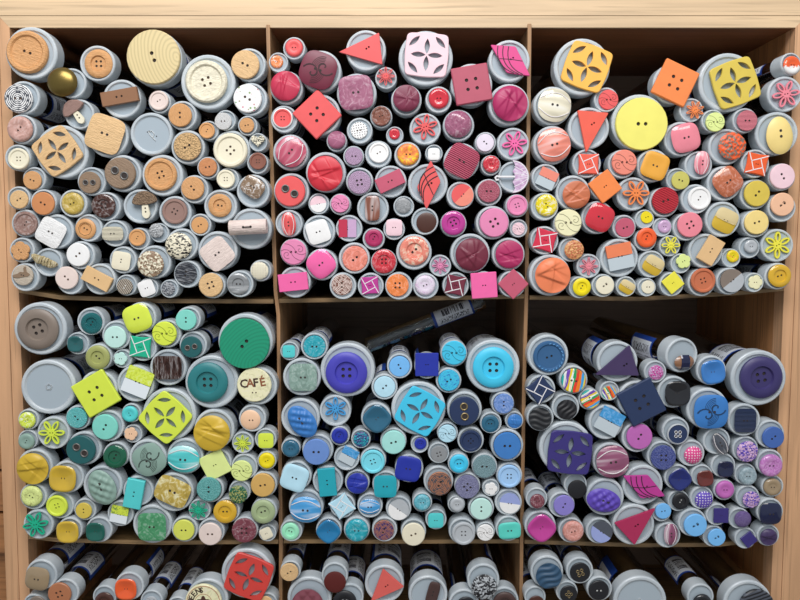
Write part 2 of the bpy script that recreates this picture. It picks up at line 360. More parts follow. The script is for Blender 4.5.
def ccw(P):
    a = sum(P[i][0] * P[(i + 1) % len(P)][1] - P[(i + 1) % len(P)][0] * P[i][1] for i in range(len(P))); return P if a > 0 else P[::-1]

def fold_button(seed):
    R = random.Random(seed); L = [(R.uniform(0, PI), R.uniform(-.45, .45), R.choice((-1, 1)) * R.uniform(.02, .034)) for _ in range(7)]
    def h(x, y, t):
        z = .16 + .2 * math.sqrt(max(0, 1 - t * t * .96))
        for a, d, k in L: z += k * math.tanh((x * math.cos(a) + y * math.sin(a) - d) * 34) * (1 - t ** 6)
        return z
    return MB().field(sup(2), h, 24, 72).done('button')
def lumpy(seed, n=46, amp=.1, e=2, asp=1.):
    R = random.Random(seed); P = []
    while len(P) < n:
        p = (R.uniform(-1, 1), R.uniform(-1, 1))
        if math.hypot(*p) < 1 and all(math.hypot(p[0] - q[0], p[1] - q[1]) > .2 for q in P[-60:]) or R.random() < .004: P.append(p)
    def h(x, y, t):
        d = min((x - a) ** 2 + (y - b_) ** 2 for a, b_ in P)
        return .15 + .22 * math.sqrt(max(0, 1 - t * t * .95)) + amp * max(0, 1 - d / .02)
    return MB().field(sup(e, asp), h, 14, 48).done('button')

def build_button(kind, c, a, opt, root, loc, rz, seed):
    """one button with its sub-parts; a = half size in metres"""
    fin = opt.get('fin', ''); c2 = opt.get('c2'); g = int(opt.get('g', 0)); asp = float(opt.get('asp', 1)); hol = int(opt.get('hol', 0))
    M = bmat(c, fin, c2 if fin in ('marble', 'half', 'split', 'deco', 'pearl', 'blotch', 'stripes') else None, g); S = (a, a, a)
    dark = simple('dark ' + cname(c), shade(lin(PAL[c]), .22), .6)
    def put(me, m=M, name='button'): return obj(name, me, m, root, loc, S, rz)
    def sub(me, m, name, par): return obj(name, me, m, par)
    def thread_shades(H, z, par, stitch=False, m=None):  # 'thread' objects are mostly dark discs painting hole shade, plus any stitch
        if H: sub(cached(('th', tuple(H), round(z, 3), stitch), lambda: thread_shade_mesh(H, z, stitch)), m or (THREAD_W if (c in ('navyd', 'black') or opt.get('thr')) else (simple('brown thread', (.10, .06, .04, 1), .8) if c in ('white', 'cream', 'palecream', 'pinkwhite') else THREAD_SHADE)), 'thread', par)
    if kind in ('d2', 'd4', 'd2w', 'rim2', 'rim4', 'deep2', 'deep4', 'gl', 'd2s', 'mark'):
        style = {'d2': 'plain', 'd4': 'plain', 'd2s': 'plain', 'd2w': 'wide', 'rim2': 'rim', 'rim4': 'rim', 'deep2': 'deep', 'deep4': 'deep', 'gl': 'gloss', 'mark': 'rim'}[kind]; k = 4 if kind.endswith('4') else 2
        me, H, z = cached((style, k), lambda: disc_button(style, k)); b = put(me); thread_shades(H, z, b, kind == 'd2' and seed % 3 == 0)
        if kind == 'd2s':
            def sc_():
                q = MB()
                for sx in (-1, 1): q.wire([(sx * .17 + .1 * math.cos(t) * sx, .12 * math.sin(t) + sx * .06) for t in [i * .5 for i in range(7)]], .07, .215, .015)
                return q.done('carved_mark')
            sub(cached('d2s', sc_), dark, 'carved_mark', b)
        if kind in ('rim4', 'rim2') and c2 and not fin: sub(cached('ring', lambda: MB().lathe([(1.06, .1), (1.06, .2), (.95, .26), (.93, .2)], 28).done('ring')), bmat(c2), 'ring', b)
        if kind == 'mark':
            for i in range(15):
                t = 2.15 * PI * (i / 24) + PI * 1.12
                sub(cached(('mk', i % 3), lambda i=i: MB().wire([(-.05, 0), (.05, .03 * (i % 3)), (.03, .07)], .04, .25, .02).done('raised_mark')), bmat('sky'), 'raised_mark', b).matrix_local = Matrix.Translation((.86 * math.cos(t), .86 * math.sin(t), 0)) @ Matrix.Rotation(t + PI / 2, 4, 'Z')
        if opt.get('oct'): sub(cached('oct', lambda: MB().wire(circ(.66, 8, ph=.39), .05, .262, .01, True).done('carved_ring')), dark, 'carved_ring', b)
        return b
    if kind in ('eye2', 'eye4'):
        me, H, z = cached((kind,), lambda: disc_button('plain', 2 if kind == 'eye2' else 4)); b = put(me)
        HH = [(-.34, 0), (.34, 0)] if kind == 'eye2' else [(sx * .2, sy * .2) for sx in (-1, 1) for sy in (-1, 1)]; rr = .24 if kind == 'eye2' else .15
        em = BRASS if c in ('navy', 'black') else STEEL
        if kind == 'eye4' and c == 'navy': em = simple('pale eyelet', (.7, .7, .72, 1), .4)
        tor = cached(('tor', kind), lambda: MB().lathe([[(rr * 1.15, .19), (rr * 1.1, .26), (rr * .9, .27), (rr * .75, .24), (rr * .7, .17)]], 14).done('eyelet'))
        plug = cached(('plug', kind), lambda: MB().disc(rr * .8, .216, 12).done('thread'))  # dark disc paints the shade inside the eyelet
        for x, y in HH:
            e = sub(tor, em, 'eyelet', b); e.location = (x, y, 0); e = sub(plug, THREAD_SHADE, 'thread', b); e.location = (x, y, 0)
        if kind == 'eye4' and c == 'navy': sub(cached('ring', lambda: MB().lathe([(1.06, .1), (1.06, .2), (.95, .26), (.93, .2)], 28).done('ring')), bmat('silver'), 'ring', b)
        return b
    if kind == 'dome':
        f = .14 if opt.get('flat') else .5
        me = cached(('dome', f, asp), lambda: MB().field(sup(2, asp), lambda x, y, t: .08 + f * math.sqrt(max(0, 1 - t * t * .97)), 9, 36).done('button'))
        return put(me, bmat('brass', 'metal') if c == 'brass' else bmat(c, fin, None, 1 if not fin and not opt.get('flat') else 0))
    if kind == 'swd':
        b = put(cached('swd', lambda: MB().field(sup(2), lambda x, y, t: .1 + .32 * math.sqrt(max(0, 1 - t * t * .97)) + .04 * math.sin(3 * x + 5 * y * y), 12, 36).done('button')), bmat(c, 'marble', None, 1))
        return b
    if kind == 'fold': return put(cached(('fold', rz_key(loc), seed), lambda: fold_button(seed)), bmat(c, '', None, 0))
    if kind in ('knot', 'moz'):
        return put(cached(('lump', seed % 5), lambda: lumpy(seed % 5)), bmat(c, 'blotch', c2, 0))
    if kind == 'weave':
        return put(cached('weave', lambda: MB().field(sup(2), lambda x, y, t: .2 + .12 * math.sqrt(max(0, 1 - t * t * .95)) + .07 * abs(math.sin(5 * (x + y))) * abs(math.sin(5 * (x - y))), 16, 52).done('button')), bmat(c, '', None, 1))
    if kind == 'wv':
        return put(cached('wv', lambda: MB().field(sup(2), lambda x, y, t: .2 + .1 * math.sqrt(max(0, 1 - t * t * .95)) + .045 * math.sin(13 * (y + .18 * math.sin(3 * x))), 18, 44).done('button')), bmat(c, '', None, 0))
    if kind == 'leo': return put(cached('leo', lambda: MB().field(sup(2), lambda x, y, t: .08 + .3 * math.sqrt(max(0, 1 - t * t * .97)), 9, 36).done('button')), M)
    if kind == 'rain' or kind == 'str':
        me, H, z = cached(('plain', 2), lambda: disc_button('plain', 2)); m = bmat(c, 'rainbow') if kind == 'rain' else bmat(c, fin or 'stripes', c2, g)
        b = put(me, m); thread_shades(H, z, b); return b
    if kind in ('sq2', 'sq4'):
        k = int(kind[2]); H = holes_at(k, .1 if k == 2 else .25, .06 if k == 2 else .1)
        me, H, z = cached((kind,), lambda: plate_button(rpoly([(-1, -1), (1, -1), (1, 1), (-1, 1)], .07, 2), H, .2)); b = put(me); thread_shades(H, z, b, k == 4 and c in ('dustyrose', 'navy'), None); return b
    if kind in ('rsq', 'csq', 'pil', 'egg', 'pea', 'swl'):
        if kind == 'csq': e, f = (3.2 if g else 4.2), lambda x, y, t: .16 + .06 * t ** 2 + .1 * (1 - t ** 8) if not g else .12 + .22 * math.sqrt(max(0, 1 - t * t * .96))
        if kind == 'csq' and g and not hol: e, f = 2.9, lambda x, y, t: .1 + .26 * t ** 1.6 * (1 - t ** 12) + .1 * t ** 12
        elif kind == 'csq': pass
        elif kind == 'rsq': e, f = 5, lambda x, y, t: .2 - .05 * t ** 6
        elif kind == 'pil': e, f = 4, lambda x, y, t: .12 + .2 * math.sqrt(max(0, 1 - t * t * .8)) + .03 * math.tanh(9 * y)
        elif kind == 'swl': e, f = 3, lambda x, y, t: .14 + .18 * math.sqrt(max(0, 1 - t * t * .9))
        elif kind == 'pea': e, f = 2.3, lambda x, y, t: .1 + .26 * math.sqrt(max(0, 1 - t * t * .9)) 
        else: e, f = 2, (lambda x, y, t: .1 + .22 * math.sqrt(max(0, 1 - t * t * .95)) + (.07 * math.sin(12 * x) * math.sin(12 * y) * (1 - t ** 5) if fin == 'hammer' else 0))
        out = sup(e, asp)
        if kind == 'egg': out = lambda th: sup(2, asp)(th) * (1 - .13 * math.cos(th) * (1 - abs(math.cos(th)) * .3))
        me = cached((kind, asp, g, hol > 0, fin == 'hammer'), lambda: MB().field(out, f, (16 if fin == 'hammer' else 12) if kind != 'rsq' else 6, 48).done('button'))
        m = bmat(c, '' if fin == 'hammer' else fin, c2 if fin in ('marble', 'pearl', 'split') else None, g if kind != 'egg' else g)
        if kind == 'pea': m = bmat(c, 'plain', None, 0) if False else bmat(c, 'pearl', None, 1)
        b = put(me, m)
        if kind == 'pea':
            def bands():
                q = MB()
                for sy in (-1, 1): q.wire([(x, sy * asp * (.2 + .52 * math.cos(x * 1.5))) for x in [-.92 + i * .1314 for i in range(15)]], .055, lambda x, y: .13 + .26 * math.sqrt(max(0, 1 - (x * x + (y / asp) ** 2) * .9)), .015)
                return q.done('pearl_band')
            sub(cached(('bands', asp), bands), simple('pearl white', (.85, .8, .8, 1), .2), 'pearl_band', b); hol = 2
        if kind == 'pil' and not (fin == 'lines'):
            sub(cached('pilb', lambda: MB().wire([(-.8, -.02), (0, -.05), (.8, -.02)], .1, lambda x, y: .14 + .2 * math.sqrt(max(0, 1 - x * x * .8)), .02).done('pearl_band')), bmat(c2) if c2 else simple('pearl white', (.85, .8, .8, 1), .2), 'pearl_band', b)
        if kind == 'swl':
            def sw():
                q = MB(); zf = lambda x, y: .135 + .18 * math.sqrt(max(0, 1 - min(1, (x * x + y * y)) * .8))
                for k in (-1, 1):
                    q.wire([(k * (.3 + .09 * t * math.cos(t)), k * (.24 + .085 * t * math.sin(t))) for t in [i * .4 for i in range(16)]], .1, zf, .02)
                    for j in range(5): q.wire([(k * (.3 + (.36 + .11 * j) * math.cos(t)) * .8, k * (.2 + (.36 + .11 * j) * math.sin(t)) * .8) for t in [1.6 + i * .22 for i in range(8)] if abs(.3 + (.36 + .11 * j) * math.cos(t)) < 1.1], .035, zf, .018)
                return q.done('carved_scroll')
            sub(cached('swl', sw), dark, 'carved_scroll', b); hol = 2
        if kind == 'csq' and not hol: hol = 2
        if hol:
            zc = f(0, 0, 0) + .012; HH = holes_at(hol, .15, .075)
            def pl():
                q = MB()
                for x, y, r in HH: q.add([(x + r * math.cos(PI * j / 4), y + r * math.sin(PI * j / 4), zz) for zz in (zc - .05, zc) for j in range(8)], [(j, (j + 1) % 8, 8 + (j + 1) % 8, 8 + j) for j in range(8)] + [tuple(range(8, 16))])
                return q.done('thread')
            sub(cached(('pl', round(zc, 3), hol), pl), THREAD_SHADE, 'thread', b)  # dark plugs paint the shade of holes not cut into the relief
        return b
    if kind == 'cuts':
        P = [lens(.41 * math.cos(q), .41 * math.sin(q), .37, .13, q) for q in (0, PI / 2, PI, 3 * PI / 2)] + [lens(.9 * math.cos(q), .9 * math.sin(q), .36, .12, q + PI / 2) for q in (PI / 4, 3 * PI / 4, 5 * PI / 4, 7 * PI / 4)]
        me, H, z = cached('cuts', lambda: plate_button([(x * (1 + .03 * (1 - y * y)), y * (1 + .03 * (1 - x * x))) for x, y in rpoly([(-1, -1), (0, -1.04), (1, -1), (1.04, 0), (1, 1), (0, 1.04), (-1, 1), (-1.04, 0)], .2, 3)], [], .15, .03, P))
        return put(me)
    if kind in ('tri', 'leaf'):
        vv = opt['verts']; P = ccw(rpoly(ccw(vv), .09 if kind == 'leaf' else .07, 4)); cx = sum(x for x, y in vv) / len(vv); cy = sum(y for x, y in vv) / len(vv)
        q = (1 if kind == 'tri' else 0)
        H = [(0, 0, .045), (.13 * math.cos(.6), .13 * math.sin(.6), .045)]
        me, H, z = plate_button(P, H, .13, .03); b = obj('button', me, M, root, loc, S, 0)
        thread_shades(H, z, b)
        if kind == 'leaf':
            A, B_, C_, D_ = [Vector(p) for p in vv]; q = MB()
            for f_ in (.28, .5, .72):
                p0 = A.lerp(B_, f_) * .96; p1 = D_.lerp(C_, f_ * .9 + .05) * .96; mid = (p0 + p1) / 2 + Vector(((p1 - p0).y, -(p1 - p0).x)) * .42
                q.wire([tuple(p0 * (1 - t) ** 2 + mid * 2 * t * (1 - t) + p1 * t * t) for t in [i / 8 for i in range(9)]], .05, .132, .006)
            q.wire([tuple(A.lerp(D_, .5) * .95), (0, 0), tuple(B_.lerp(C_, .5) * .95)], .04, .132, .006)
            sub(q.done('carved_line'), simple('black line', (.02, .01, .015, 1), .5), 'carved_line', b)
        return b
    if kind in ('flo6', 'flo8'):
        k = int(kind[3])
        def fl():
            q = MB(); W, w2 = (.21, .10) if k == 6 else (.15, .065)
            for i in range(k):
                t = 2 * PI * i / k; E = lambda rx, ry: [((.6 + rx * math.cos(u)) * math.cos(t) - ry * math.sin(u) * math.sin(t), (.6 + rx * math.cos(u)) * math.sin(t) + ry * math.sin(u) * math.cos(t)) for u in [2 * PI * j / 16 for j in range(16)]]
                q.plate(E(.4, W), [E(.4 - .12, w2)], 0, .17 + .004 * (i % 3))
            q.plate(circ(.27, 20), hole_loops(holes_at(2, .1, .055)), 0, .19, .1); return q.done('button')
        b = put(cached(kind, fl)); thread_shades(holes_at(2, .1, .055), .13, b); return b
    if kind == 'flos':
        me, H, z = cached('flos', lambda: plate_button([((.8 + .2 * math.sqrt(abs(math.cos(2.5 * t)))) * math.cos(t), (.8 + .2 * math.sqrt(abs(math.cos(2.5 * t)))) * math.sin(t)) for t in [2 * PI * i / 40 for i in range(40)]], holes_at(2, .16, .08), .24, .08))
        b = put(me); thread_shades(H, z, b); return b
    if kind == 'spi':
        me, H, z = cached(('plain', 2), lambda: disc_button('plain', 2)); b = put(me); thread_shades(H, z, b)
        def sp():
            q = MB()
            for k in (-1, 1):
                q.wire([(k * (.5 + .043 * t * math.cos(t + .6)), k * (.2 + .043 * t * math.sin(t + .6))) for t in [.6 + i * .45 for i in range(17)]], .055, .212, .014)
                q.wire([(k * x, k * y) for x, y in ((.98, -.1), (.7, -.2), (.42, -.16), (.2, .0), (.08, .25), (-.1, .45), (-.4, .62), (-.7, .66))], .055, .212, .014)
            return q.done('scroll_line')
        sub(cached('spi', sp), simple('line ' + cname(c), shade(lin(PAL[c]), .45), .5), 'scroll_line', b); return b
    if kind == 'pin':
        me, H, z = cached('pin', lambda: plate_button(rpoly([(-1, -1), (-.1, -.94), (1, -1), (.94, .1), (1, 1), (.1, .94), (-1, 1), (-.94, -.1)], .04, 2), holes_at(2, .1, .06), .2, .1))
        b = put(me); thread_shades(H, z, b)
        def ln():
            q = MB()
            for i in range(4):
                t = i * PI / 2; r = lambda x, y: (x * math.cos(t) - y * math.sin(t), x * math.sin(t) + y * math.cos(t)); q.wire([r(.96, .92), r(.1, .52), r(-.62, .22)], .1, .205, .012)
            return q.done('white_line')
        sub(cached('pinl', ln), simple('white line', (.85, .83, .84, 1), .4), 'white_line', b); return b
    if kind in ('half', 'sqh'):
        sq = kind == 'sqh' or opt.get('sq')
        def hf(s_):
            if sq: P = rpoly([(-1, .02), (1, .02), (1, 1), (-1, 1)], .06, 2)
            else: P = [(math.cos(t), math.sin(t)) for t in [PI * i / 18 for i in range(19)]]
            P = [(x, y * s_) for x, y in P]; q = MB(); q.plate(ccw(P), [], 0, .2); return q.done('button')
        b = put(cached(('hf', 1, bool(sq)), lambda: hf(1)), bmat(c, fin or ('marble' if sq and c in ('blues', 'lime') else ''), c2 if fin == 'marble' or (sq and c in ('blues', 'lime')) else None, g))
        m2 = simple('clear resin', (.55, .62, .66, 1), .12, 0, .5) if kind == 'sqh' and c in ('salmon', 'salmono', 'blues') else (simple('pale resin', (.8, .85, .88, 1), .2) if kind == 'sqh' and c != 'mustardy' else bmat(c2 or 'white'))
        h2 = sub(cached(('hf', -1, bool(sq)), lambda: hf(-1)), m2, 'second_half', b)
        sub(cached('hfp', lambda: thread_shade_mesh(holes_at(2, .14, .065), .203, False)), THREAD_SHADE, 'thread', b); return b
    if kind == 'bar':
        H = holes_at(2, .14, .06); me, H, z = cached(('bar', asp), lambda: plate_button(rpoly([(-1, -asp), (1, -asp), (1, asp), (-1, asp)], .04, 2), H, .26, .04)); b = put(me); thread_shades(H, z, b, True); return b
    if kind == 'twig':
        def tw():
            q = MB(); q.field(lambda th: sup(3, asp)(th) * (1 + .1 * math.sin(7 * th)), lambda x, y, t: .12 + .18 * math.sqrt(max(0, 1 - t * t * .9)) + .06 * math.sin(11 * x), 10, 40); return q.done('button')
        b = put(cached('twig', tw), bmat(c, 'hornst')); sub(cached('hfp2', lambda: thread_shade_mesh(holes_at(2, .12, .05), .36, False)), THREAD_SHADE, 'thread', b); return b
    if kind == 'cyl':
        def cy():
            q = MB(); n = 20; V = []; F = []
            for x in (-1, -.97, .97, 1): V += [(x, (asp if abs(x) < 1 else asp * .93) * math.cos(2 * PI * i / n), asp + (asp if abs(x) < 1 else asp * .93) * math.sin(2 * PI * i / n)) for i in range(n)]
            for j in range(3): F += [(j * n + i, (j + 1) * n + i, (j + 1) * n + (i + 1) % n, j * n + (i + 1) % n) for i in range(n)]
            q.add(V, F, True); q.add(V[:n], [tuple(range(n))]); q.add(V[3 * n:], [tuple(reversed(range(n)))]); return q.done('button')
        b = put(cached('cyl', cy), bmat(c, 'wood')); sub(cached('cylt', lambda: thread_shade_mesh(holes_at(2, .2, .07), 2 * asp + .005, True)), THREAD_SHADE, 'thread', b); return b
    if kind == 'barrel':
        b = put(cached('brl', lambda: MB().field(sup(2, asp), lambda x, y, t: .1 + .35 * math.sqrt(max(0, 1 - t * t * .96)), 9, 36).done('button')), bmat('brown', 'pearl', None, 1))
        sub(cached('brlb', lambda: MB().wire([(0, -asp), (0, -asp * .6), (0, 0), (0, asp * .6), (0, asp)], .85, lambda x, y: .12 + .35 * math.sqrt(max(0, 1 - (y / asp) ** 2 * .96)), .03).done('black_band')), bmat('navyd', '', None, 1), 'black_band', b); return b
    if kind == 'heart':
        P = [(.95 * math.sin(t) ** 3, .06 + .055 * (13 * math.cos(t) - 5 * math.cos(2 * t) - 2 * math.cos(3 * t) - math.cos(4 * t))) for t in [2 * PI * i / 32 for i in range(32)]]
        me, H, z = cached('heart', lambda: plate_button(ccw(P), holes_at(2, .14, .07), .25, .08)); b = put(me, bmat(c, 'leopard')); thread_shades(H, z, b); return b
    if kind == 'mush':
        P = ccw([(-1, .1), (-.8, .55), (-.35, .92), (.2, .95), (.75, .6), (1, .1), (.6, -.05), (0, -.1), (-.6, -.05)]); Q = ccw([(-.22, -.08), (.22, -.08), (.3, -.85), (.12, -1.1), (-.12, -1.1), (-.3, -.85)])
        me, H, z = cached('mushp', lambda: plate_button(ccw(rpoly(P, .2, 3)), [], .3, .12)); b = put(me, bmat(c, fin or 'wood'))
        def stem():
            q = MB(); q.plate(rpoly(Q, .12, 3), hole_loops([(0, -.35, .07), (0, -.62, .07)]), 0, .22, .12); return q.done('mushroom_stem')
        s_ = sub(cached('stem', stem), bmat('cream'), 'mushroom_stem', b); sub(cached('stt', lambda: thread_shade_mesh([(0, -.35, .07), (0, -.62, .07)], .15, False)), THREAD_SHADE, 'thread', b); return b
    if kind == 'umb':
        # canopy opens to the side, handle points the other way
        P = [(1.0 * math.cos(t) - .05, 1.0 * math.sin(t)) for t in [PI * (-.5) + PI * i / 18 for i in range(19)]] + [(-.05 + .16 * abs(math.sin(3 * PI * j / 12)), 1 - 2 * j / 12) for j in range(1, 12)]
        me, H, z = cached('umb', lambda: plate_button(ccw(P), [], .15, .03)); b = put(me, bmat('lilac', 'marble', 'pearlw')); wl = simple('white line', (.85, .83, .84, 1), .4)
        def ribs():
            q = MB()
            for k in (-.66, -.22, .22, .66): q.wire([(.05, k * .95), (.5, k * .6), (.93, k * .15)], .04, .155, .008)
            q.wire([(.95 * math.cos(t) - .05, .95 * math.sin(t)) for t in [PI * (-.5) + PI * i / 18 for i in range(19)]], .07, .155, .012); return q.done('umbrella_rib')
        sub(cached('ribs', ribs), wl, 'umbrella_rib', b)
        sub(cached('hand', lambda: MB().wire([(.1, 0), (-.4, 0), (-.85, 0), (-1.02, .04), (-1.12, -.06), (-1.05, -.2), (-.9, -.18)], .13, .13, .04).done('umbrella_handle')), wl, 'umbrella_handle', b); return b
    if kind == 'bird':
        me, H, z = cached(('plain', 2), lambda: disc_button('plain', 2)); b = put(me, bmat(c, 'wood')); P = ccw([(-1, .0), (-.5, .15), (-.2, .35), (.15, .3), (.1, .75), (.35, .9), (.4, .35), (.75, .1), (.55, -.1), (.0, -.15), (-.4, -.25), (-.95, -.2)])
        sub(cached('bird', lambda: MB().plate(rpoly(P, .08, 2), [], .2, .27).done('bird_shape')), bmat('taupe', 'wood'), 'bird_shape', b); thread_shades([(-.1, .05, .07), (.12, -.02, .07)], .275, b); return b
    if kind in ('cafe', 'queen'):
        me, H, z = cached('wide0', lambda: plate_button(circ(1, 36), [], .16, .04)); b = put(me, bmat(c, 'marble', 'cream')); tm = simple('dark brown print', (.06, .03, .02, 1), .6)
        if kind == 'cafe':
            for i, ch in enumerate('CAFÉ'): letter(ch, b, (-.84 + .4 * i, -.14 + .02 * i, .163), .68, .06 * i, simple('rust print', (.28, .10, .04, 1), .6) if i % 2 else tm)
            thread_shades([(-.1, -.45, .05), (.1, -.45, .05)], .165, b)
        else:
            obj('ring', cached('qring', lambda: MB().wire(circ(.9, 36), .04, .163, .006, True).wire(circ(.46, 30), .03, .163, .006, True).done('ring')), bmat('copper'), b)
            for i, ch in enumerate('QUEENS'):
                t = PI - .38 - .36 * (i - 1.0) + .45; letter(ch, b, (.56 * math.cos(t + .12), .56 * math.sin(t + .12), .163), .42, t - PI / 2 - .1, tm)
            obj('centre_motif', cached('motif', lambda: MB().field(lambda th: .3 * (1 + .25 * math.sin(5 * th)), lambda x, y, t: .2 - .03 * t, 3, 30).done('centre_motif')), bmat('darkbrown'), b)
        return b
    raise ValueError(kind)
def rz_key(l): return 0
def letter(ch, par, loc, size, rz, m):
    def mk():
        cu = bpy.data.curves.new('letter', 'FONT'); cu.body = ch; cu.size = 1; cu.extrude = .015; cu.offset = .025; cu.resolution_u = 2; o = bpy.data.objects.new('letter_curve', cu)
        me = bpy.data.meshes.new_from_object(o); bpy.data.objects.remove(o); bpy.data.curves.remove(cu)
        if not me.materials: me.materials.append(None)
        return me
    o = obj('letter', cached(('ch', ch), mk), m, par, loc, (size, size, size), rz); return o
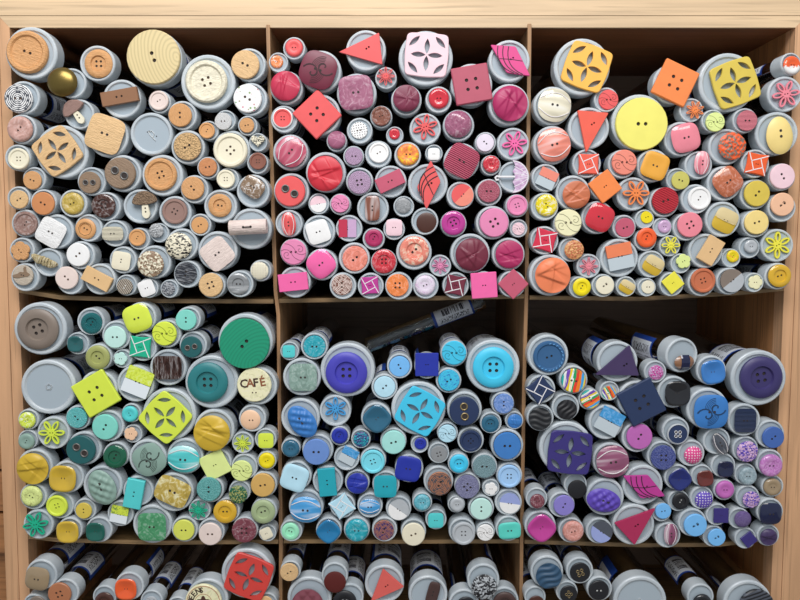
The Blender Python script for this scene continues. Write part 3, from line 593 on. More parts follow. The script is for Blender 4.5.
DATA = '''

@0 20 .175 A
190 195 155 rim2 tan 163 187 118 -20 fin=wood | large tan wooden raised-rim button
420 365 92 dome brass 362 357 86 0 asp=.95 | shiny domed brass button
565 255 108 deep4 tan 568 252 80 0 fin=wood | tan wooden four-hole button with sunken centre
145 455 102 str white 110 450 80 0 c2=slate fin=deco | blue-and-white ornate mosaic button
462 550 92 mush mauvebrown 432 524 72 35 | small brown mushroom button
705 455 115 bar brown 690 442 105 10 asp=.38 hol=2 | brown wooden plank button
@135 20 .175 A
120 225 162 d2w palewood 110 215 152 110 fin=rings | huge pale wood-grain button
420 365 160 rim4 cream 412 355 118 20 fin=bark | large cream bark-edged button
658 262 98 d2 lightwood 632 257 80 -25 fin=wood | plain light-wood two-hole button
668 460 98 d2 white 645 450 80 -30 fin=floral | white button with printed flowers
152 475 70 rim2 pinkwhite 138 462 55 30 g=1 | glossy white-and-brown ringed button
275 560 88 d2 tan 260 545 66 90 fin=wood
@0 110 .175 A
135 120 92 gl pinkbrown 118 110 72 50 fin=marble | pearly pinkish-brown scalloped button
370 240 158 cuts lightwood 332 236 108 35 fin=wood | large tan wooden button with petal cut-outs
625 155 122 rsq lightwood 605 138 102 -20 fin=wood hol=2 | large rounded-square tan wooden button
125 285 85 rim4 cream 110 280 60 0
210 405 78 d2 tan 188 402 52 -20 fin=wood
535 412 88 eye2 taupe 515 415 62 0 fin=wood
710 365 110 eye2 taupe 690 362 88 -30 fin=wood
130 515 75 d2 lightwood 112 512 52 30 fin=wood
268 540 88 d2 terratan 250 535 65 -30
432 540 86 gl olivegold 418 535 63 20 fin=marble | glossy olive-gold button
612 550 88 deep4 darkbrown 595 548 68 0 g=1 fin=marble | glossy dark brown bowl button
@135 110 .175 A
108 140 126 blankd frost 100 140 120 0 | large clear frosted cap with loose white thread
520 70 62 d2 white 505 65 48 0 fin=fabric
428 128 60 rim2 tan 412 118 45 60
652 98 60 d2 tan 640 88 42 10 fin=wood
712 185 56 heart cream 703 178 42 0 fin=leopard | small heart-shaped patterned button
320 222 102 d2 lightwood 302 210 78 30 fin=cork | speckled cork-textured tan button
558 232 110 rim4 cream 548 232 96 45 | large smooth cream rimmed button
712 305 64 rim4 redbrown 703 293 48 0
428 338 68 d2 terratan 417 327 52 10 fin=wood
168 370 122 rim4 tan 150 370 92 20 fin=wood | large tan wooden rimmed four-hole button
533 400 68 rim4 cream 520 395 52 0
683 455 98 csq taupe 675 440 66 -35 g=1 fin=marble hol=2 c2=white asp=.85 | grey-brown pearly curved square button
350 450 85 d2 tan 332 447 65 -50 fin=wood
38 552 102 mush taupe 60 535 76 6 fin=cork | large speckled brown mushroom button
@0 200 .175 A
165 145 88 rim2 mauvebrown 150 135 68 60 fin=marble | mauve-brown ornate rimmed button
325 185 112 rsq white 295 185 76 -30 hol=2 fin=wood | white washed rounded-square wooden button
512 165 85 deep2 tan 492 165 58 -30 oct=1 | tan octagonal-centred button
665 190 82 csq cream 648 192 60 0 asp=.65 hol=2 fin=lines | cream ribbed rectangular button
145 285 80 flos tan 120 292 55 -50 fin=wood | tan scalloped wooden flower button
290 345 92 twig palewood 258 350 75 -22 asp=.33 | carved pale-wood twig toggle
475 312 87 d2 white 450 313 66 40
712 342 83 rsq cream 695 347 52 80 hol=2
165 430 90 bird greybeige 135 430 58 0 | round grey wooden button with a bird
402 452 83 d2 pinkwhite 385 445 65 -45
580 450 95 bar lightwood 560 450 82 -28 asp=.52 hol=2 | pale wooden block button tilted
730 485 66 str black 715 495 45 60 c2=greybeige | small black-and-grey striped round button
@135 200 .175 A
240 70 98 rim4 mauvebrown 230 66 72 -30
495 38 98 deep2 tan 487 32 66 -10 fin=wood | tan wooden button with carved square ring
382 140 67 d2 tan 372 145 48 30
670 160 120 cyl pinkwhite 655 155 105 3 asp=.4 | pinkish-white bar toggle lying crosswise
35 215 68 rim2 tan 15 215 48 60
140 180 60 knot grey 125 175 40 0 | small grey rope-knot button
275 255 96 leo cream 252 262 75 0 fin=leopard | cream-and-black leopard print button
120 350 100 knot cream 95 365 74 0 c2=taupe | cream beaded cluster button
480 290 116 rsq pinkwhite 473 307 82 38 hol=2 fin=wood | large whitewashed wooden diamond-set square button
305 420 83 str slate 292 420 62 80 c2=black fin=hornst | dark grey horn button with pale centre
85 500 62 rsq white 68 503 45 20 hol=2
205 505 57 knot slate 192 507 38 0 | tiny dark grey button by the shelf edge
448 487 78 d4 lightwood 435 485 68 20 fin=wood
605 478 80 deep2 grey 592 480 62 0 g=1 fin=pearl | grey shell button with white crescent
732 403 64 egg cream 718 403 50 0 fin=dots | small cream egg button with dark specks
@265 20 .175 B
170 168 68 gl coral 167 160 50 0
80 248 60 gl orange 68 240 36 0 c2=white fin=marble | tiny orange-and-white glossy button
127 392 98 fold crimson 118 380 83 0
320 300 122 swl maroon 305 290 102 -20 | maroon scroll-carved rounded button
578 180 118 tri coral 580 168 130 0 v=420,182;652,70;672,255 | large coral-red triangular button
525 425 116 csq mauve 520 418 95 6 hol=2 fin=marble | marbled mauve curved square button
692 337 65 flo8 coral 690 322 52 0
320 545 118 sq4 coral 299 542 100 43 | big coral four-hole square button set as diamond
112 570 80 rim4 coral 102 562 54 0 c2=white | small coral button with white outer ring
665 558 66 rim2 redbrown 663 550 55 20 g=1 fin=marble
@395 20 .175 B
65 462 90 fold wine 65 450 75 1
175 225 158 cuts palepink 180 203 116 -4 | large pale pink button with petal cut-outs
435 375 122 sq4 dustyrose 437 370 104 10 | dusty-rose four-hole square button
650 240 122 leaf hotpinkp 660 228 118 0 v=545,140;690,150;775,320;640,300 | pink lozenge button with dark curved lines
648 488 120 fold raspberry 655 480 99 2 | large raspberry folded-fabric button
248 460 78 gl red 250 450 58 0 g=1
@395 110 .175 B
172 112 92 flo6 coral 172 98 72 20
362 92 92 swd mauve 360 82 76 0 g=1 | shiny mauve swirled dome button
@265 110 .175 B
150 245 104 pea rose 150 240 84 50 | rose pearly banded button
412 182 61 fold mauve 410 172 50 3
542 122 76 d2 white 538 118 48 10 fin=dots | white polka-dot button
742 148 52 gl red 740 138 31 0 g=1
648 255 78 rim2 white 650 245 58 30
508 268 62 d2 lilac 508 265 50 0 fin=fabric
350 358 116 fold red 345 365 99 4 | large red folded-fabric button
155 465 104 eye2 coral 145 465 86 -30 | coral button with two steel eyelets
543 412 80 d4 lilac 540 415 65 10 fin=fabric
718 412 92 bar rose 715 408 78 25 asp=.55 hol=2 | rose-pink rectangular block button
310 537 62 half palepink 305 538 46 10 c2=white | small pink-and-white split button
432 540 62 spi pink 430 535 51 0
617 560 92 csq redbrown 614 562 70 90 asp=.6 hol=2 fin=pearl | brown pearly upright rectangular button
@395 110 .175 B
72 262 78 gl orange 75 255 62 0 fin=marble c2=lemon | glossy orange flame-marbled button
50 552 60 egg grey 50 550 44 -40 fin=marble | grey mottled shell button
222 250 52 rsq white 222 252 33 0 hol=2
378 295 104 pil rose 380 292 88 -28 fin=lines hol=2 | rose ribbed rounded-square button
515 190 63 d2 pearlw 515 188 50 -40
672 197 95 flo6 hotpink 682 192 72 10
545 318 60 gl red 550 310 48 0 g=1 fin=marble
187 425 115 leaf coral 192 430 145 0 v=205,285;262,410;180,570;125,440 | coral lozenge button with black curved lines
372 490 80 half coral 385 487 62 45 c2=salmon | two-tone coral diagonal button
533 472 78 d2 rose 535 465 63 0 fin=fabric
675 385 92 umb lilac 675 382 92 0 | white-and-lilac umbrella button
693 548 68 rim4 pink 697 545 58 20
@265 200 .175 B
140 135 80 pea coral 137 137 66 95 asp=.62 | coral pearly upright oval button
312 180 94 rsq white 305 182 64 18 hol=2 | white rounded-square wooden button
482 162 77 half crimson 472 162 50 90 c2=lilac sq=1 | crimson-and-lilac split square button
622 222 64 deep2 raspberry 622 217 50 60
738 167 62 rsq palepink 738 157 46 0 hol=2
167 297 80 spi pink 164 297 72 0
328 368 92 csq hotpink 322 365 74 40 g=1 hol=2 | glossy hot-pink rounded diamond button
512 332 90 d2 salmon 515 335 72 40 fin=marble
680 355 76 deep4 red 680 350 68 0 g=1 fin=marble | bright red glossy bowl button
175 468 92 bar hotpink 163 468 83 6 asp=.6 hol=2 | hot-pink rectangular block button
447 490 78 str pinkwhite 440 485 60 90 c2=redbrown fin=deco | brown lace-patterned round button
605 490 76 pin magenta 600 488 50 5
768 490 80 d4 orange 757 487 64 0 fin=marble
@395 200 .175 B
170 122 78 dome darkbrown 180 130 58 0 flat=1 | dark brown plain dome button
333 137 76 deep4 magenta 333 132 68 30 g=1 | shiny magenta bowl button
555 130 97 d4 pink 565 130 82 30 | large pink four-hole button
702 162 54 spi palepink 705 165 36 0
108 297 102 deep2 salmon 110 290 83 40 g=1 fin=marble c2=cream | large cream-and-copper marbled ring button
428 305 114 fold maroon 438 312 93 5 | large dark maroon folded-fabric button
645 312 96 fold raspberry 652 310 79 6
258 375 63 flo8 pink 258 375 47 0
172 490 75 gl pearlw 172 487 58 20 c2=lilac fin=marble | lilac pearl button
345 490 77 pin maroon 345 487 55 -10
505 485 79 sq2 hotpink 508 487 73 4 | plain bubblegum-pink square button
665 480 80 sq2 rose 675 480 62 45 | dark rose square button set as diamond
@525 20 .175 C
330 285 166 cuts yelloworange 350 270 117 -20 | large yellow-orange button with petal cut-outs
152 495 113 pea cream 165 490 93 -10 | cream pearly banded button
462 460 75 spi coral 475 457 56 0
@525 110 .175 C
360 110 122 tri coralred 378 85 120 0 v=300,0;480,15;350,245 | coral-orange triangular button
655 85 165 d2w yellow 662 82 148 0 | huge plain yellow button
150 205 112 pea salmon 163 200 93 15 | salmon pearly banded button
345 312 86 pin coralred 362 310 58 0
548 312 86 spi salmon 565 300 71 0
728 320 98 csq amber 738 320 74 -20 hol=2 | amber rounded-square button
117 392 83 sqh salmon 125 392 52 -25 | small half-clear salmon square button
268 475 102 fold terracotta 290 485 78 7 | terracotta folded-fabric button
445 440 84 sq2 orange 455 437 70 38 | orange square button set as diamond
612 482 100 flo6 orange 632 475 76 0
@660 110 .175 C
10 520 92 d2 red 28 518 75 20 fin=lines
@525 110 .175 C
112 548 82 gl lemon 122 545 63 -60 g=1 fin=marble c2=white | glossy lemon flower-marbled button
@660 20 .175 C
75 380 124 sq4 orange 82 362 104 -25 | large orange four-hole square button
375 365 172 cuts mustardy 425 362 118 20 | large mustard-yellow button with petal cut-outs
720 270 75 gl orangered 750 260 52 0 fin=half g=1 c2=white dir=1 lab=1 | orange-and-white glossy button poking out sideways
690 438 112 flo6 pinkc 715 425 78 10
180 520 77 flo8 orange 198 515 52 20
@660 110 .175 C
292 77 75 spi palelime 313 70 54 0
465 75 78 d2 pinkc 495 62 58 0 fin=lines
645 148 136 egg paleyellow 675 138 106 97 asp=.7 hol=2 | big pale-yellow egg-shaped button
115 170 106 csq pinkc 142 160 80 15 g=1 hol=2 | glossy pink rounded-square button
368 215 113 knot greybrown 405 208 78 0 c2=orangered | orange-and-grey beaded dome button
215 312 88 pea pinkc 235 303 66 85 asp=.65
525 314 95 pin orangered 550 310 60 -10
100 405 72 d2 olivey 115 403 51 -20
355 420 108 csq terracotta 382 410 78 40 g=1 hol=2 fin=marble | translucent brown glassy rounded diamond button
685 385 85 d2 palepink 695 380 71 -60
205 508 92 rim2 white 222 505 66 60
530 487 100 d2 mustardy 550 478 73 50
675 550 88 d2s creamorange 695 540 66 30
@525 200 .175 C
238 135 82 spi palecream 245 130 76 0
418 105 98 csq red 425 100 76 -25 g=1 hol=2 | glossy red rounded-square button
567 150 73 d2 rose 570 158 55 20 g=1
682 100 60 d2 lemon 695 98 35 20
103 230 84 pin crimsonr 113 230 60 -15
263 285 73 knot terracotta 278 285 55 0 c2=tan | copper beaded dome button
685 222 68 deep2 orangered 693 215 56 70
138 428 121 fold salmono 155 430 100 8 | large salmon-orange folded-fabric button
357 375 73 flo8 pinkc 363 378 52 0
525 325 114 sqh salmono 540 322 72 12 | half-clear orange square button
712 365 83 pil mustard 730 372 56 -30 asp=.9 hol=2 fin=split c2=palewood | mustard banded curved-square button
310 490 66 deep2 lemon 323 497 51 60
440 488 70 d2s cream 455 487 52 30
570 492 63 pil mustard 580 497 44 -30 asp=.8 hol=2 fin=split c2=palewood
688 497 58 d2 cream 702 497 38 0
@660 200 .175 C
10 145 60 gl lilac 25 152 38 0 g=1 | small clear lilac glass button
152 147 85 d4 pinkc 168 142 71 30
53 260 66 flo6 lemony 60 258 53 0
340 112 107 pil mustard 367 118 66 -25 hol=2 fin=split c2=palewood  | large mustard-and-cream curved-square button
525 132 91 d2 paleyellow 548 128 68 20
262 285 107 bar lightwood 285 288 76 60 asp=.65 hol=2 | amber wooden rectangular block button
400 325 62 gl lemon 415 321 36 60 c2=orange fin=marble | tiny yellow-and-orange button
490 262 70 gl silver 518 265 38 0 g=1 | small clear glitter bead button
655 260 101 flo6 lemony 667 258 76 30
116 352 63 flos palelime 132 350 42 30
62 472 75 sq2 lemony 72 473 47 40 | small lemon square button set as diamond
232 462 85 rim4 terracotta 243 460 70 20
388 457 85 half greybrown 408 460 66 40 c2=silver | brown-and-silver split button
528 470 63 flos palecream 542 470 41 0
660 435 84 deep2 gold 680 433 65 20 g=1 | glossy golden-yellow bowl button
@5 290 .175 D
212 218 157 deep4 greybrown 195 222 116 20 | large grey-brown four-hole rimmed button
510 188 85 deep2 teal 498 190 61 60 fin=lines lab=1
427 303 71 csq darkteal 405 308 45 0 g=1 lab=1
655 265 90 d2 palemint 632 268 63 0
550 377 84 deep2 olive 533 383 68 -40
683 388 60 flos palemint 662 392 38 0
785 152 92 csq lime 760 160 78 20 hol=2 g=1 lab=1 | glossy lime rounded-square button
785 318 85 pin emerald 775 325 60 -5
258 550 164 blank frost 258 550 150 0 lab=1 | large bare frosted cap with no button
755 522 112 sqh lime 762 524 76 -22 | half-clear lime patterned square button
@140 290 .175 D
280 166 75 d2 mint 265 170 59 90 lab=1
160 247 86 spi lime 142 248 69 0
310 310 83 eye2 darkteal 295 325 61 10 lab=1 | dark teal button with brass eyelets
607 287 159 d2w green 600 305 143 50 fin=rings | huge green wood-grain button
168 436 110 rsq darkbrown 160 442 82 0 asp=.82 fin=hornst | brown bark-striped rectangular button
407 522 158 deep4 teal 390 525 114 0 | large teal four-hole rimmed button
678 546 114 cafe palecream 655 540 97 0 | cream cafe lettered round button
@5 375 .175 D
548 75 115 sq4 lime 525 103 104 30 | large lime four-hole square button
145 257 68 gl lime 128 258 47 20 c2=white fin=marble | small lime pearl button
290 325 102 flo6 lime 270 328 74 0
427 238 78 d2 aqua 413 243 59 -50 fin=fabric g=1 | sparkly aqua button
600 285 98 d2 mint 575 295 73 60
730 212 62 gl aqua 715 222 46 -60
738 330 60 flos peach 720 335 38 0
147 368 65 gl greygreen 125 378 46 60
460 415 105 eye2 darkteal 438 425 83 -40
645 450 82 deep2 darkgreen 632 465 66 60 g=1 | glossy dark green bowl button
@5 450 .175 D
192 85 108 fold mustard 165 102 90 9 lab=1 | mustard folded-fabric button over the side frame
360 150 102 csq mustard 335 160 76 -5 hol=0 g=1
565 192 120 egg greygreen 557 200 104 112 asp=.72 fin=hammer hol=2 | grey-green hammered egg button
180 250 86 gl palelime 155 262 60 -30 c2=olive fin=marble | lime button with green leaf pattern
325 305 88 rim4 lime 300 317 61 20
468 335 72 d2 mustardy 452 345 46 90
765 225 95 bar aqua 742 246 84 78 asp=.6 hol=2 | aqua rectangular block button
667 355 83 sqh lime 655 367 48 -12 c2=darkgreen | small square button with a green leaf print
205 413 95 flo6 emerald 178 423 73 10
378 438 80 csq mustard 362 465 63 0 hol=0 g=1
545 440 84 csq darkteal2 520 465 54 0 g=1 | deep green glass square button
@140 375 .175 D
175 215 158 cuts lime 148 240 112 47 | large lime button with petal cut-outs
430 305 120 fold mustard 415 328 103 10
650 242 83 egg peach 638 254 57 0 hol=2 | peach pebble-shaped button
592 380 68 flo8 lime 587 390 49 0
728 356 67 rsq lime 720 373 43 0 hol=2
733 482 60 gl lemon 725 488 46 20
595 520 81 spi palelime 582 545 60 0
442 500 86 sq2 palelime 430 512 72 27 | pale-lime square button
268 458 110 pea aqua 253 476 90 -5 asp=.85 | aqua pearly banded button
55 465 114 swl greygreen 58 478 88 30 | grey-green scroll-carved button
@140 450 .175 D
205 225 120 rsq olivegold 190 232 96 -25 hol=2 asp=.8 g=1 fin=marble c2=palecream | olive-and-brown crystal-patterned square button
80 415 120 rsq green2 72 435 80 0 hol=2 fin=marble | green marbled square button
410 207 83 d2 turq 395 222 69 90 fin=fabric
343 335 70 flo8 emerald 335 342 53 0
572 230 69 knot olive 563 250 52 0 c2=darkgreen | small green-and-black knotted button
715 182 80 d2 amberp 703 198 68 10
502 337 80 deep2 gold 488 350 66 0 g=1 | glossy gold ring button
713 340 80 deep2 sage 705 350 68 20
265 440 82 d2 limey 252 455 60 0
415 450 83 d2 pinkwhite 403 477 65 0
605 445 80 d4 maroonp 597 457 70 0 fin=marble | speckled maroon four-hole button
732 465 57 rsq cream 722 475 33 25 hol=2
@270 290 .175 E
115 345 57 rsq aqua 108 350 35 0 hol=2 lab=1
258 320 80 d2 turqd 255 322 63 0 g=1 fin=marble lab=1 | sparkling turquoise round button
188 492 111 rsq greygreen 190 497 78 0 hol=2 fin=marble g=1 | grey crystal square button
440 462 158 deep4 royalv 438 470 118 0 | large violet-blue four-hole rimmed button
740 430 75 d2 sky 740 436 59 -60 lab=1
652 548 78 d2 paleblue 655 552 61 40
@395 290 .175 E
182 432 75 sq2 royal 182 425 66 0 | royal-blue square button
335 358 79 spi cyan 337 358 69 0 lab=1
557 432 156 deep4 cyan 560 440 116 0 | large bright cyan four-hole rimmed button
305 512 76 str cyan 308 515 61 30 c2=royal fin=marble | blue wave-marbled button
@270 375 .175 E
178 238 115 egg blue 180 255 102 128 asp=.68 fin=hammer hol=2 | blue hammered egg button
380 190 94 flo6 blues 375 190 66 30 | blue flower medallion button
607 238 90 csq tealblue 612 247 73 45 g=1 hol=0 | teal glass rounded-diamond button
400 335 60 deep2 royal 398 345 46 60
520 358 60 knot turqd 522 365 44 0 c2=indigo | small blue-green woven button
705 370 79 d2 mintp 706 382 68 15
122 410 60 gl tealblue 120 420 49 0 g=1
275 418 94 d2 cornflower 265 437 75 0
440 467 78 sqh blues 450 460 46 -28 | small square blue-photo button
590 478 79 rim4 cyanp 588 493 68 20
@395 375 .175 E
130 185 158 cuts cyan 142 205 110 60 | large cyan button with petal cut-outs
395 188 103 eye2 navy 395 205 84 95 | navy button with brass eyelets
613 158 70 d2 cornflower 620 162 57 90 fin=marble
545 267 66 deep2 tealblue 543 277 50 0
677 255 57 fold blue 684 262 41 11
298 322 64 spi paleblue 298 333 51 0
140 388 55 deep2 royal 145 391 34 0
430 365 80 rim4 navy 432 375 62 45 | navy button with a bow of thread
248 438 65 d4 grey 251 450 47 20
638 392 98 d2 blue 640 402 78 0 g=1
@270 450 .175 E
155 142 92 csq paleblue 142 155 74 -20 hol=2 | pale-blue rounded-square button
332 168 92 bar turqd 328 180 80 95 asp=.62 hol=2 | turquoise upright rectangular button
500 175 76 fold royal 500 187 60 12
663 188 83 rsq turqd 659 205 64 0 hol=2 | turquoise square button
208 310 105 pea blues 205 335 87 -5 asp=.85 | large blue pearly banded oval button
416 310 78 pin paleblue 412 320 57 35
572 308 78 pea blues 570 320 58 0 asp=.75
735 325 78 half silver 735 338 59 -35 c2=white | white-and-clear diagonal split button
125 452 70 deep2 mintg 117 463 50 -20 | pale mint-green button in the shelf corner
338 448 80 csq bluet 335 462 62 45 g=1 hol=0 | blue glass rounded-diamond button
497 445 80 gl turqd 496 457 66 0 g=1 fin=marble
655 445 78 str copper 650 457 58 70 c2=indigo fin=deco | copper-and-blue patterned button
@395 450 .175 E
80 98 86 csq royal 75 103 71 -10 hol=2
105 455 78 d2 cream 105 479 66 20
247 168 90 str copper 255 190 68 60 c2=slate fin=deco | copper-and-grey feather patterned button
362 70 66 deep2 cyan 365 76 53 10
508 87 78 d2 greyteal 510 92 66 0 fin=fabric
650 137 80 rim4 skyp 652 148 66 0
412 195 80 d4 lavgrey 412 208 68 40 fin=fabric
545 208 55 flos white 548 220 37 0
350 300 55 gl silver 355 310 42 0 g=1
155 290 62 gl turqd2 155 298 47 0 fin=marble
490 322 80 d2 palemint 492 334 62 90
645 290 83 half periwinkle 655 302 58 -8 c2=white | white-and-periwinkle split button
233 387 66 rsq aqua 233 400 43 0 hol=2
382 455 83 rim4 silver 391 474 66 0
515 455 60 spi white 516 470 48 0
645 440 80 csq aquag 653 456 63 5 asp=.75 hol=2
@520 290 .175 F
155 372 121 mark denim 165 380 91 20 | denim-blue button with embossed lettering ring
300 508 86 rain white 305 517 69 -10 | rainbow-striped button
548 410 122 tri purple 590 430 135 0 v=430,486;628,315;682,490 | dark purple triangular button
765 463 70 knot lilac 774 470 42 0 c2=magenta | small lilac rosette button
@520 375 .175 F
115 73 85 pin navy 115 85 62 40
395 130 68 rain white 400 137 54 -60 | smaller tilted rainbow-striped button
500 95 62 rain white 508 101 39 30 | tiny multicolour patterned button
650 130 114 sq4 navy 690 152 106 28 | large navy four-hole square button
260 180 84 wv black 265 195 58 60 | black wavy-grooved button
110 237 82 wv black2 112 247 65 0 | round black ribbed button
255 402 158 cuts indigo 283 440 116 -6 | large indigo button with petal cut-outs
485 265 105 sqh blues 510 263 68 -28 | half-clear square button with blue print
662 350 93 d2 orchid 680 350 73 60
510 480 108 pea plum 525 490 92 8 | plum pearly banded button
@655 290 .175 F
135 368 106 barrel brown 165 412 62 0 asp=.68 dir=2 | oval horn-brown button with black band
312 455 92 csq blue 328 467 68 10 g=1 hol=0 | glossy blue glass rounded-square button
578 505 166 deep4 purpleb 600 497 120 10 lab=1 dir=3 | large indigo-purple four-hole rimmed button
@655 375 .175 F
103 95 98 csq black 125 103 72 0 g=1 hol=0 | glossy black rosette button
285 187 126 swl blue 314 205 97 0 | blue scroll-carved rounded button
500 245 102 rsq navy 512 258 62 0 asp=1.1 fin=lines hol=2 | navy ribbed upright square button
107 318 86 eye4 navy 127 335 57 0 | navy button with four ringed holes
345 378 86 pea slate 368 390 66 -60 asp=.6 | slate-grey banded oval button
510 418 83 knot violet 522 434 60 0 c2=lilac | violet flower-swirl button
645 342 90 d2 blue2 672 355 62 40
198 440 84 dome hotpinkp 215 455 51 0 fin=dots | pink polka-dot dome button
28 460 90 d4 royalb 45 470 71 90 fin=fabric
@655 450 .175 F
378 85 79 csq navyd 400 107 46 0 g=1 hol=0
640 75 90 gl orchidl 660 87 65 0 g=1 fin=marble | orchid glitter button
268 140 70 csq redbrownd 284 160 46 10 g=1 hol=0 | brownish-red glass square button
125 150 82 csq royal2 139 165 60 40 g=1 hol=0 | faceted royal-navy button
515 140 76 gl greyteal2 528 148 52 0 fin=marble
385 220 69 gl orchid 398 225 52 0 
650 203 76 gl taupeg 668 210 50 0 g=1 | brown smoky glass button
135 280 70 deep2 black 145 290 48 60
262 275 76 dome violet 276 282 50 0 fin=dots | purple polka-dot dome button
520 265 82 knot violet 545 280 48 0 c2=lilac | violet rose button
635 345 90 csq navyd 657 360 62 0 g=1 hol=2
355 360 74 sq2 indigo 376 373 42 0 | indigo square button
480 385 74 dome violetd 498 392 48 0 fin=fabric
33 345 62 d2 sky 45 347 45 10
205 403 90 d2s sky 228 427 65 20
325 483 71 d2s sky 350 497 50 20
510 485 73 sq2 indigo 535 510 36 40 | small indigo diamond-set square button
625 475 76 fold purple 646 494 48 13
75 468 82 pea plum 86 478 62 90 asp=.62 | mauve pearly upright oval button
@520 450 .175 F
700 187 122 leaf magenta 708 212 120 0 v=590,150;735,145;832,265;692,278 | magenta lozenge button with curved lines
482 262 115 egg violet 483 285 98 -12 asp=.68 fin=hammer hol=2 | violet hammered egg button
310 190 72 dome black 325 222 54 0 flat=1 | plain flat black button
90 268 68 gl maroonp 99 292 42 0 fin=marble g=1 lab=1 | small plum-and-black marbled glass button
235 302 81 d2 lavender 250 314 59 60 lab=1
112 425 96 csq magenta 122 442 73 45 g=1 hol=0 | glossy magenta rounded-diamond button
288 450 80 gl salmonp 302 462 60 20 fin=marble
450 452 83 half slate 465 465 61 -35 c2=periwinkle | slate-and-ice-blue split button
640 410 127 tri crimsonm 655 430 130 0 v=540,420;775,335;655,545 | crimson-pink triangular button
@0 520 .13375 G
330 400 130 csq taupeg 285 432 88 -10 g=1 hol=2 lab=1 | dark-rimmed gold pearl button
495 520 115 d4 copper 450 548 86 20 lab=1
265 615 90 d2 greybrown 280 630 65 0
@100 520 .13375 G
45 560 100 deep2 darkbrown 35 605 70 0 g=1
230 480 120 csq orangered 198 512 80 0 hol=0 g=1 | orange-red rounded-square button
395 590 95 spi silver 385 612 45 0 lab=1 | small silver spiral button behind a printed wrap
600 625 95 d2 grey 600 650 60 0 lab=1
@200 520 .13375 G
50 560 170 queen palecream 30 605 135 0 | large cream button lettered in a ring
345 400 207 cuts redc 368 420 148 -22 | large red button with petal cut-outs
510 590 88 d2 lightwood 490 620 55 0
@200 520 .13375 H
680 365 86 d2 lightwood 668 387 68 30 fin=wood lab=1
@300 520 .13375 H
75 570 175 weave maroonp 60 620 118 0 | large maroon basket-weave button
262 400 108 dome darkred 262 460 82 0 flat=1 lab=1 | flat dark-red button
375 560 112 deep4 black 335 610 88 0 c2=white lab=1 | black button with white notched ring
632 465 155 tri coral2 640 490 150 0 v=620,368;778,503;528,615 | coral triangular button in shade
@400 520 .13375 H
208 545 155 csq brownd 245 540 88 75 asp=.5 hol=2 lab=1 | dark brown oblong button
480 610 125 d2 black 495 650 80 0
620 440 130 knot silver 628 492 95 0 c2=black | silver-and-black scrolled metal button
770 590 120 deep2 brownd 782 620 88 0
@500 520 .13375 I
345 372 132 wv navyl 362 410 97 30 lab=1 | navy wavy-grooved fabric button
588 365 112 eye4 black 597 388 75 20 lab=1 | black button with four gold eyelets
495 520 92 eye4 black 512 550 64 50
250 560 90 d2 darkbrown 270 625 62 0
735 500 106 d2 black 737 522 75 0
@600 520 .13375 I
290 600 210 blank frost 290 600 190 0 | large bare frosted cap in the lowest row
740 560 112 gl black 762 620 70 0 g=1 lab=1
@693 520 .13375 I
395 615 195 str black 470 640 130 20 c2=slate | large cap with black banded buttons
'''

# ---------------------------------------------------------------- the shelf unit
DEPTH = .235; YF = .010
def tag(o, label=None, cat=None, group=None, kind=None):
    for k, v in (('label', label), ('category', cat), ('group', group), ('kind', kind)):
        if v: o[k] = v
    return o
def prism_y(name, poly, y0, y1, mat, parent):
    """board whose outline (x, z) runs from y0 (front) to y1 (back)"""
    n = len(poly); V = [(x, y0, z) for x, z in poly] + [(x, y1, z) for x, z in poly]
    a = sum(poly[i][0] * poly[(i + 1) % n][1] - poly[(i + 1) % n][0] * poly[i][1] for i in range(n))
    F = [tuple(range(n)), tuple(reversed(range(n, 2 * n)))] + [(i, n + i, n + (i + 1) % n, (i + 1) % n) for i in range(n)]
    if a < 0: F = [f[::-1] for f in F]
    me = mesh(name, V, F); return obj(name, me, mat, parent)
def px2(px, py, Y): p = at(px, py, Y); return (p.x, p.z)
unit = bpy.data.objects.new('shelf_unit', None); col.objects.link(unit)
tag(unit, 'oak cubbyhole shelf unit with thin dividers filled with button tubes', 'shelf unit')
ZB = 0.0
def line_x(pts, z): # interpolate x along a near-vertical edge
    (x0, z0), (x1, z1) = pts; return x0 + (x1 - x0) * (z - z0) / (z1 - z0)
LI = [px2(9.5, 27, YF), px2(28, 545, YF)]; RI = [px2(795.5, 27, YF), px2(773, 545, YF)]
ztop = px2(400, 27.5, YF)[1]; zseam = px2(400, 15.5, YF)[1]; zup = ztop + .075; zlow = px2(400, 800, YF)[1]
def quad_stile(edge, w0, w1, sgn, name, mat, z0, z1, y0=YF, y1=YF + .02, mitre=0):
    P = [(line_x(edge, z0) + sgn * w0, z0), (line_x(edge, z0) + sgn * w1, z0), (line_x(edge, z1) + sgn * w1, z1 + mitre), (line_x(edge, z1) + sgn * w0, z1)]
    return prism_y(name, P, y0, y1, mat, unit)
# face frame: two strips each side, two strips on top (small seams between them)
for edge, s in ((LI, -1), (RI, 1)):
    quad_stile(edge, 0, .0108, s, 'side_stile', OAKZ, zlow, ztop, mitre=zseam - ztop - .0006)
    quad_stile(edge, .0112, .0245 if s < 0 else .06, s, 'side_stile', OAKZ, zlow, zseam - .0004, YF - .0005)
xl, xr = line_x(LI, ztop), line_x(RI, ztop)
prism_y('top_rail', [(xl, ztop), (xr, ztop), (xr + .0105, zseam - .0004), (xl - .0105, zseam - .0004)], YF, YF + .004, OAKX, unit)
prism_y('top_board', [(xl - .0245, zseam), (xr + .06, zseam), (xr + .06, zup), (xl - .0245, zup)], YF - .0005, YF + .02, OAKX, unit)
